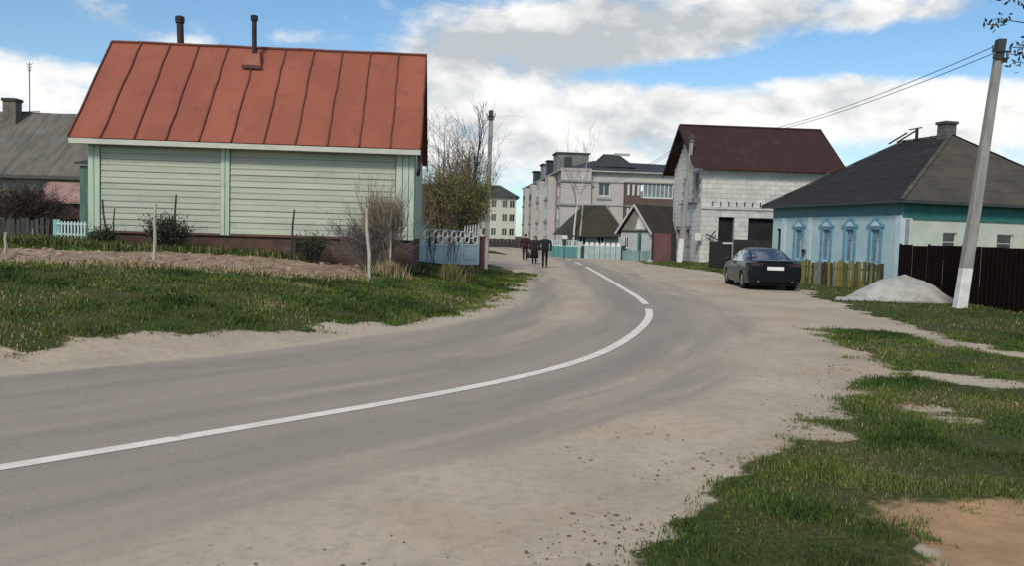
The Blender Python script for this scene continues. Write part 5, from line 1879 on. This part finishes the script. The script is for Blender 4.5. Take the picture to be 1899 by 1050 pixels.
p = at(1208, 478, 57)
rg = empty('red_gate', (p.x, p.y, h1(p.x, p.y)), R(1), 'brownish red double gate between the outbuilding and the block house', 'gate')
rgm = mat('red_brown_gate', (.145, .070, .068), (.12, .058, .057), 1.2, .8, rand=.08, stretch=(3, 3, .5))
for k in range(6):
    MB().box(.14 + k * .20, .14 + k * .20 + .192, .0, .035, .05, 2.05).build('board', rgm, rg)
for x in (0, 1.36):
    MB().box(x, x + .13, -.03, .1, -.1, 2.15).build('post', iron, rg)
MB().box(1.5, 1.75, .0, .05, 0, 1.75).build('side_board', iron, rg)

# ------------------------------------------------------------------ fences along the far side of the street
p, q = at(1018, 474, 66), at(1070, 475.5, 63.5)
p.z = q.z = 0.02
tf = empty('turquoise_fence', p, 0, 'turquoise board fence with a pale rail behind the walkers', 'fence')
tq = mat('turquoise_board', (.105, .27, .265), (.085, .22, .22), 1.5, .7, rand=.08, stretch=(3, 3, .5))
d = q - p
ang_ = math.atan2(d.y, d.x)
for k in range(10):
    c_ = d * (k / 10)
    MB(Matrix.Translation(c_) @ Matrix.Rotation(ang_, 4, 'Z')).box(.006, d.length / 10 - .006, 0, .03, 0, .86).build('board', tq, tf)
MB(Matrix.Rotation(ang_, 4, 'Z')).box(0, d.length, .035, .09, .865, .95).build('rail', pale, tf)
for k in range(12):
    c_ = d * ((k + .3) / 12)
    MB(Matrix.Translation(c_)).box(0, .07, .02, .05, .95, 1.32).build('baluster', pale, tf)
MB(Matrix.Rotation(ang_, 4, 'Z')).box(0, d.length, .02, .05, 1.322, 1.37).build('top_rail', pale, tf)
MB(Matrix.Translation(d)).box(.02, .36, -.05, .1, -.1, 1.3).build('end_post', mat('pale_green_post', (.42, .48, .41), None, 2, .8), tf)
p, q = at(1083, 475, 63.2), at(1152, 478, 61.8)
p.z = h1(p.x, p.y) - .05
q.z = p.z
wf2 = empty('slab_fence', p, 0, 'pale blue slab fence with rounded white tops before the low house', 'fence')
d = q - p
ang_ = math.atan2(d.y, d.x)
for k in range(7):
    c_ = d * (k / 7)
    w_ = d.length / 7 - .05
    o = MB(Matrix.Translation(c_) @ Matrix.Rotation(ang_, 4, 'Z')).box(0, w_, 0, .05, 0, 1.05).build('slab', mat('pale_slab', (.33, .42, .42), (.28, .36, .36), 1, .8, rand=.06), wf2)
    prof = [(w_ * .5 + w_ * .44 * math.cos(a), -.004, 1.06 + .28 * math.sin(a)) for a in [math.pi * i / 8 for i in range(9)]]
    MB(Matrix.Translation(c_) @ Matrix.Rotation(ang_, 4, 'Z')).extrude(prof, (0, .06, 0)).build('slab_cap', lime, o)
MB(Matrix.Translation(d) @ Matrix.Rotation(ang_, 4, 'Z')).box(-.02, .28, -.03, .08, 0, 1.15).build('end_post', mat('dark_teal_post', (.03, .06, .06), None, 2, .8), wf2)
MB(Matrix.Translation(-d * .06) @ Matrix.Rotation(ang_, 4, 'Z')).box(-.1, .15, -.03, .08, 0, .95).build('end_post', mat('dark_teal_post', (.03, .06, .06)), wf2)
# turquoise lower fence before the outbuilding
p, q = at(1154, 477, 60.2), at(1204, 479, 58.6)
p.z = q.z = h1(p.x, p.y) - .03
lf = empty('low_fence', p, 0, 'low grey turquoise board fence in front of the gabled outbuilding', 'fence')
d = q - p
for k in range(9):
    MB(Matrix.Translation(d * (k / 9)) @ Matrix.Rotation(math.atan2(d.y, d.x), 4, 'Z')).box(.008, d.length / 9 - .008, 0, .03, 0, .78 + .03 * (k % 3)).build('board', mat('grey_turquoise', (.16, .26, .255), (.22, .29, .28), 1, .8, rand=.1), lf)
MB(Matrix.Translation(d * .62)).box(0, .1, -.05, .05, 0, 1.9).build('post', mat('dark_teal_post', (.03, .06, .06)), lf)
# small notice board
p = at(1046, 470, 60)
sg = empty('notice_board', (p.x, p.y, h1(p.x, p.y)), 0, 'small dark notice board with a white top before the turquoise fence', 'sign')
MB().box(-.03, .03, 0, .05, -.1, 1.0).build('post', iron, sg)
MB().box(-.16, .16, -.03, .03, 1.0, 1.48).build('board', iron, sg)
MB().box(-.2, .2, -.06, .06, 1.483, 1.75).build('hood', white, sg)
# stone by the red gate
o = MB(Matrix.Translation(on_ground(1206, 56.0)))
o.add([(p_[0] * .28, p_[1] * .2, .1 + p_[2] * .16) for p_ in ico], icf)
tag(o.build('boulder', mat('pale_stone', (.42, .40, .36), (.3, .29, .26), 4, .9)), 'small pale stone on the verge near the red gate', 'stone')

# ------------------------------------------------------------------ dark saloon car
paint = mat('car_paint', (.006, .008, .013), (.005, .0065, .010), 1, .3, spec=.18, coat=.35)
cglass = glass('car_glass', (.03, .04, .06), .03)
cglass.node_tree.nodes['Principled BSDF'].inputs['Specular IOR Level'].default_value = 1.0
cglass.node_tree.nodes['Principled BSDF'].inputs['Coat Weight'].default_value = 1.0
plast = mat('car_plastic', (.008, .008, .0085), None, 3, .7, spec=.15)
rubber = mat('tyre_rubber', (.018, .018, .018), (.026, .025, .024), 8, .9)
alloy = mat('alloy_rim', (.42, .42, .43), (.32, .32, .33), 4, .35, metal=.8)
lampr = mat('tail_lamp_red', (.045, .006, .008), (.03, .005, .006), 6, .2, spec=.5)


def cat_rom(P, n):
    P = np.asarray(P, float)
    P = np.concatenate([2 * P[:1] - P[1:2], P, 2 * P[-1:] - P[-2:-1]])
    out, tt = [], []
    for i in range(1, len(P) - 2):
        for k in range(n):
            t = k / n
            a, b_, c_, d_ = P[i - 1], P[i], P[i + 1], P[i + 2]
            out.append(.5 * (2 * b_ + (c_ - a) * t + (2 * a - 5 * b_ + 4 * c_ - d_) * t * t + (3 * b_ - a - 3 * c_ + d_) * t ** 3))
            tt.append(i - 1 + t)
    out.append(P[-2])
    tt.append(len(P) - 3)
    return np.array(out), np.array(tt)


# stations: x from the rear bumper forward; half width scale, top profile
stn = [  # x, floor, halfwidth, belt z, top z, roof half width, cabin(0/1)
    (0.00, .34, .80, .86, .97, .62, 0), (0.06, .26, .86, .90, 1.005, .66, 0), (.30, .22, .895, .92, 1.015, .68, 0), (.62, .20, .91, .93, 1.03, .66, .1),
    (1.00, .20, .915, .93, 1.20, .60, .6), (1.45, .20, .915, .92, 1.385, .57, 1), (2.0, .20, .915, .91, 1.435, .58, 1), (2.6, .20, .915, .90, 1.42, .57, 1),
    (3.05, .20, .915, .89, 1.27, .60, .8), (3.45, .20, .91, .88, 1.02, .70, .15), (3.9, .20, .90, .84, .94, .72, 0), (4.35, .21, .87, .74, .85, .70, 0), (4.62, .27, .80, .62, .72, .62, 0), (4.70, .34, .70, .52, .60, .5, 0)]
rows = []
for (x, fl, hw, bz, tz, rw, cab) in stn:
    rows.append([(x, 0, fl), (x, hw * .86, fl), (x, hw * .965, fl + .07), (x, hw, fl + .26), (x, hw * .992, bz - .14), (x, hw * .955, bz),
                 (x, hw * .955 + (rw - hw * .955) * .5 + .03 * cab, bz + (tz - bz) * .52), (x, rw, tz - .055 - .01 * cab), (x, rw * .62, tz - .012), (x, 0, tz)])
rows = np.array(rows)
g1 = np.stack([cat_rom(rows[:, j], 6)[0] for j in range(rows.shape[1])], 1)
g2 = [cat_rom(g1[i], 5) for i in range(len(g1))]
vt = g2[0][1]
grid = np.array([g[0] for g in g2])
WX, WR_, WZ = (.93, 3.66), .355, .325
for wx in WX:
    dx, dz = grid[..., 0] - wx, grid[..., 2] - WZ
    d_ = np.sqrt(dx ** 2 + dz ** 2)
    side = (vt[None, :] > 1.0) & (vt[None, :] < 4.2)
    near = side & (np.abs(d_ - WR_) < .045)
    k_ = np.where(d_ > 1e-6, WR_ / np.maximum(d_, 1e-6), 1)
    grid[..., 0] = np.where(near, wx + dx * k_, grid[..., 0])
    grid[..., 2] = np.where(near, WZ + dz * k_, grid[..., 2])
nX, nV = grid.shape[:2]
car_p = on_ground(1432, 27.0)
car = empty('parked_car', (8.70, 26.75, h1(8.7, 26.9)), R(90 - 4.0), 'dark blue black saloon car parked on the dusty shoulder', 'car')
parts = {'body': MB(), 'rear_window': MB(), 'windscreen': MB(), 'side_window': MB(), 'side_window_b': MB()}
for sgn in (1, -1):
    for i in range(nX - 1):
        for j in range(nV - 1):
            q = [grid[i, j], grid[i + 1, j], grid[i + 1, j + 1], grid[i, j + 1]]
            cx = sum(p_[0] for p_ in q) / 4
            cz = sum(p_[2] for p_ in q) / 4
            vv = (vt[j] + vt[j + 1]) / 2
            if 1.0 < vv < 4.2 and any((cx - wx) ** 2 + (cz - WZ) ** 2 < (WR_ - .002) ** 2 for wx in WX):
                continue
            key = 'body'
            if vv > 7.3 and .66 < cx < 1.36:
                key = 'rear_window'
            elif vv > 7.3 and 2.80 < cx < 3.42:
                key = 'windscreen'
            elif 5.15 < vv < 6.85 and 1.02 < cx < 3.12:
                if 2.08 < cx < 2.2:
                    key = 'body'
                else:
                    key = 'side_window' if sgn > 0 else 'side_window_b'
            off = -.006 if key != 'body' else 0
            vs = [(p_[0], p_[1] * sgn, p_[2] + off) for p_ in q]
            parts[key].add(vs, [(0, 1, 2, 3) if sgn > 0 else (3, 2, 1, 0)])
# rear and front end caps
for i in (0, nX - 1):
    ring = [tuple(grid[i, j]) for j in range(nV)] + [(p_[0], -p_[1], p_[2]) for p_ in grid[i, ::-1]]
    parts['body'].add(ring, [tuple(range(len(ring)))])


def weld(mb, name, m):
    me = mb.mesh(name, m)
    bm = bmesh.new()
    bm.from_mesh(me)
    bmesh.ops.remove_doubles(bm, verts=bm.verts, dist=.002)
    bmesh.ops.recalc_face_normals(bm, faces=bm.faces)
    for f in bm.faces:
        f.smooth = len(f.verts) == 4
    bm.to_mesh(me)
    bm.free()
    return link(name, me, car)


weld(parts['body'], 'body', paint)
weld(parts['rear_window'], 'rear_window', cglass)
weld(parts['windscreen'], 'windscreen', cglass)
weld(parts['side_window'], 'side_window', cglass)
weld(parts['side_window_b'], 'side_window', cglass)
MB().box(.10, 4.45, -.76, .76, .17, .62).build('underbody', plast, car)  # dark box set low to give the black shadow under the car
for wx in WX:
    for s in (1, -1):
        MB().lathe([(.35, 0), (.35, -.22), (0, -.22)] if s > 0 else [(.35, 0), (.35, .22), (0, .22)], 20, 'y', c=(wx, s * .86, WZ)).build('wheel_arch', plast, car)
        ty = MB().lathe([(.20, -.10), (.30, -.105), (.325, -.08), (.325, .08), (.30, .105), (.20, .10)], 26, 'y', c=(wx, s * .79, WZ)).build('wheel', rubber, car, smooth=True)
        rb = MB()
        rb.lathe([(.21, .09), (.20, .075), (.19, .03), (0, .03)] if s > 0 else [(.21, -.09), (.20, -.075), (.19, -.03), (0, -.03)], 24, 'y', c=(wx, s * .79, WZ))
        for k in range(5):
            a = 2 * math.pi * k / 5
            rb.bar((wx, s * .865, WZ), (wx + .2 * math.cos(a), s * .875, WZ + .2 * math.sin(a)), .055, .03, up=(0, 1, 0))
        rb.build('rim', alloy, ty)
# rear details, each a little proud of the tail
for s in (1, -1):
    MB().extrude([(-.012, s * .80, .83), (-.012, s * .44, .845), (-.012, s * .40, .93), (.0, s * .80, .955)], (.05, 0, 0)).build('tail_light', lampr, car)
    MB().extrude([(.03, s * .815, .82), (.30, s * .905, .86), (.28, s * .895, .93), (.03, s * .815, .945)], (0, s * .012, 0)).build('tail_light', lampr, car)
    MB().tube([(-.03, s * .55, .33), (.12, s * .55, .33)], .04, 10).build('exhaust', alloy, car)
    m_ = MB()
    m_.lathe([(0, -.12), (.06, -.10), (.085, 0), (.07, .08), (0, .10)], 10, 'x', c=(3.02, s * 1.00, .98))
    m_.bar((3.05, s * .86, .93), (3.03, s * .97, .96), .05, .04)
    m_.build('mirror', paint, car, smooth=True)
    for hx in (1.35, 2.32):
        MB().box(hx, hx + .18, s * .912 - .015, s * .912 + .015, .82, .85).build('door_handle', alloy, car)
    m_ = MB()
    for hx in (2.13, 1.18, 3.08):
        m_.bar((hx, s * .916, .36), (hx + .02, s * .895, .88), .012, .008)
    m_.build('door_gap', plast, car)
    m_ = MB()
    pts = [(.95, s * .855, .955), (1.3, s * .872, .945), (2.1, s * .874, .93), (3.1, s * .872, .91)]
    m_.tube(pts, .012, 5)
    m_.build('window_trim', alloy, car)
    MB().extrude([(4.55, s * .78, .60), (4.70, s * .5, .58), (4.66, s * .52, .68), (4.45, s * .80, .71)], (0, 0, .02)).build('headlight', mat('lamp_glass', (.5, .52, .55), None, 2, .1), car)
MB().box(-.022, -.006, -.27, .27, .70, .815).build('number_plate', mat('plate_white', (.78, .78, .76), (.66, .66, .65), 30, .5), car)
MB().box(-.016, .01, -.33, .33, .675, .84).build('plate_recess', plast, car)
MB().extrude([(-.03, -.70, .985), (.0, -.70, 1.02), (.16, -.70, 1.045), (.16, -.70, 1.01)], (0, 1.40, 0)).build('boot_lip', paint, car)
MB().box(-.045, .05, -.80, .80, .42, .62).build('bumper', paint, car)
MB().box(-.05, .05, -.62, .62, .33, .417).build('bumper_insert', plast, car)

# ------------------------------------------------------------------ walkers


def skin_mesh(nm, verts, edges, sub=1):
    me = bpy.data.meshes.new(nm)
    me.from_pydata([v[:3] for v in verts], edges, [])
    o = bpy.data.objects.new(nm, me)
    COL.objects.link(o)
    md = o.modifiers.new('skin', 'SKIN')
    md.use_smooth_shade = True
    sv_ = me.skin_vertices[0].data
    for i, v in enumerate(verts):
        r_ = v[3]
        sv_[i].radius = (r_, v[4]) if len(v) > 4 else (r_, r_)
        sv_[i].use_root = (i == 0)
    if sub:
        s_ = o.modifiers.new('sub', 'SUBSURF')
        s_.levels = s_.render_levels = sub
    dg = bpy.context.evaluated_depsgraph_get()
    ev = o.evaluated_get(dg)
    out = bpy.data.meshes.new_from_object(ev)
    bpy.data.objects.remove(o)
    bpy.data.meshes.remove(me)
    return out


def finger_geo(mb, w_, d, side, s):
    """five tapered fingers leaving a palm at w_"""
    for k, ln in enumerate((.07, .078, .072, .058)):
        y = (k - 1.5) * .020
        p0 = w_ + Vector((0, y, -.055)) * s
        mb.tube([p0, p0 + Vector((side * -.006, 0, -ln * .5)) * s, p0 + Vector((side * -.022, 0, -ln)) * s], [.010 * s, .009 * s, .006 * s], 5)
    p0 = w_ + Vector((0, .035, -.02)) * s
    mb.tube([p0, p0 + Vector((side * -.012, .03, -.03)) * s, p0 + Vector((side * -.016, .035, -.06)) * s], [.012 * s, .010 * s, .007 * s], 5)


skinm = mat('skin', (.42, .26, .19), (.38, .23, .17), 8, .6)


def person(px, Y, ht, label, coat, pants, hair_m, coat_len, width, stride, bow, seed, hat=None, shoes=None, skirt=False, z=None):
    s = ht / 1.75
    loc = on_ground(px, Y)
    if z is not None:
        loc.z = z
    pe = empty('person', loc, R(2), label, 'person', 'people walking away along the street')
    sh = .20 * width
    hipz, shz = .93, 1.43
    V = [(0, 0, .95, .135 * width, .105), (0, .0, 1.12, .135 * width, .105), (0, .02 * bow, 1.30, .155 * width, .11), (0, .03 * bow, 1.43, .11, .085), (0, .05 * bow, 1.51, .055, .055), (0, .08 * bow, 1.585, .072, .085), (0, .095 * bow, 1.66, .078, .098), (0, .09 * bow, 1.735, .045, .06)]
    E = [(0, 1), (1, 2), (2, 3), (3, 4), (4, 5), (5, 6), (6, 7)]
    for sd, st in ((1, stride), (-1, -stride)):
        b_ = len(V)
        V += [(sd * .09, 0, .88, .102), (sd * .10, st * .14 + .03, .50, .072), (sd * .10, st * .22 - (.05 if st < 0 else 0), .09, .052), (sd * .105, st * .22 + .05, .045, .036), (sd * .11, st * .22 + .16, .035, .032)]
        E += [(0, b_), (b_, b_ + 1), (b_ + 1, b_ + 2), (b_ + 2, b_ + 3), (b_ + 3, b_ + 4)]
        b_ = len(V)
        V += [(sd * sh, .03 * bow, 1.40, .062), (sd * (sh + .035), -.02 - st * .05, 1.13, .046), (sd * (sh + .02), -st * .14 + .03, .88, .034), (sd * (sh + .01), -st * .15 + .04, .80, .030)]
        E += [(3, b_), (b_, b_ + 1), (b_ + 1, b_ + 2), (b_ + 2, b_ + 3)]
    V = [tuple(c * s for c in v) for v in V]
    me = skin_mesh('person_body', V, E)
    mb = MB()
    mb.v = [tuple(v.co) for v in me.vertices]
    mb.f = [tuple(p_.vertices) for p_ in me.polygons]
    bpy.data.meshes.remove(me)
    mb.mi = []
    for f in mb.f:
        c_ = sum((Vector(mb.v[i]) for i in f), Vector()) / len(f) / s
        if c_.z < .10:
            mb.mi.append(2)
        elif c_.z > 1.50 or (abs(c_.x) > .20 * width and c_.z < .90):
            mb.mi.append(0)
        else:
            mb.mi.append(1)
    n0 = len(mb.f)
    for sd, st in ((1, stride), (-1, -stride)):
        finger_geo(mb, Vector((sd * (sh + .01), -st * .15 + .04, .80)) * s, 0, sd, s)
    # nose and ears
    mb.tube([Vector((0, .09 * bow + .09, 1.66)) * s, Vector((0, .09 * bow + .115, 1.63)) * s], [.012 * s, .016 * s], 5)
    for sd in (1, -1):
        mb.lathe([(0, -.008), (.030 * s, -.004), (.030 * s, .006), (0, .01)], 8, 'x', c=(sd * .080 * s, .09 * bow * s, 1.65 * s))
    mb.build('body', [skinm, pants, shoes or plast], pe, smooth=True, fix=False)
    # jacket with sleeves and a flared hem
    JV = [(0, 0, coat_len + .02, .175 * width, .135), (0, 0, 1.02, .165 * width, .13), (0, .01, 1.2, .178 * width, .135), (0, .03 * bow, 1.36, .185 * width, .13), (0, .04 * bow, 1.475, .075, .075)]
    JE = [(0, 1), (1, 2), (2, 3), (3, 4)]
    for sd, st in ((1, stride), (-1, -stride)):
        b_ = len(JV)
        JV += [(sd * sh, .03 * bow, 1.405, .082), (sd * (sh + .035), -.02 - st * .05, 1.13, .068), (sd * (sh + .02), -st * .14 + .03, .87, .054)]
        JE += [(3, b_), (b_, b_ + 1), (b_ + 1, b_ + 2)]
    jm = skin_mesh('jacket', [tuple(c * s for c in v) for v in JV], JE)
    jm.materials.clear()
    jm.materials.append(coat)
    for p_ in jm.polygons:
        p_.material_index = 0
    link('jacket', jm, pe)
    # hair or hood cap
    hb = MB()
    hc_ = Vector((0, .09 * bow - .012, 1.665)) * s
    pr = []
    for i in range(8):
        a = math.pi * .5 - i * math.pi * .82 / 7
        pr.append((max(.089 * math.cos(a), .0) * s, .105 * math.sin(a) * s))
    hb.lathe(pr, 14, 'z', c=tuple(hc_))
    hb.v = [(x, hc_.y + (y - hc_.y) * 1.15 - max(0, (1.70 * s - z_)) * .12, z_) for x, y, z_ in hb.v]
    hb.build('hat' if hat else 'hair', hat or hair_m, pe, smooth=True)
    if skirt:
        MB().lathe([(.15 * width * s, .98 * s), (.19 * s * width, .7 * s), (.22 * s * width, .38 * s), (.19 * s, .38 * s)], 16).build('skirt', pants, pe, smooth=True)
    return pe, s


grey_hair = mat('grey_hair', (.36, .36, .37), (.27, .27, .28), 20, .8)
navy = mat('navy_jacket', (.010, .013, .021), (.014, .017, .026), 8, .85)
blackt = mat('black_trousers', (.008, .0085, .011), (.012, .012, .015), 8, .9)
person(1011, 41.8, 1.74, 'broad walker with pale grey hair in a dark navy jacket, nearest of the three', navy, blackt, grey_hair, .86, 1.36, .75, 1.0, 1)
brownc = mat('brown_coat', (.032, .021, .020), (.024, .017, .017), 8, .9)
pe, s = person(991.5, 46.8, 1.66, 'walker in a dark brown coat and long black skirt, middle of the three', brownc, blackt, mat('dark_hair', (.10, .085, .08), (.2, .17, .15), 14, .8), .66, 1.2, .5, 1.2, 2, skirt=True)
o = MB(Matrix.Translation(Vector(pe.location) + Vector((-.34, -.02, .35)))).extrude([(-.10, -.15, 0), (.10, -.15, 0), (.08, -.13, .30), (-.08, -.13, .30)], (0, .28, 0)).tube([(0, -.1, .29), (0, -.05, .44), (0, .05, .44), (0, .1, .29)], .012, 5).build('shopping_bag', mat('black_bag', (.010, .010, .010), None, 5, .6))
tag(o, 'black shopping bag in the hand of the walker in the brown coat', 'bag')
redj = mat('dark_red_jacket', (.055, .014, .018), (.040, .011, .014), 8, .9)
person(974.5, 53.0, 1.76, 'walker in a dark red jacket and dark cap, furthest of the three', redj, blackt, None, .80, 1.25, .7, .6, 3, hat=mat('dark_cap', (.03, .012, .014), None, 5, .9), shoes=mat('pale_shoe', (.30, .30, .29), None, 5, .8))
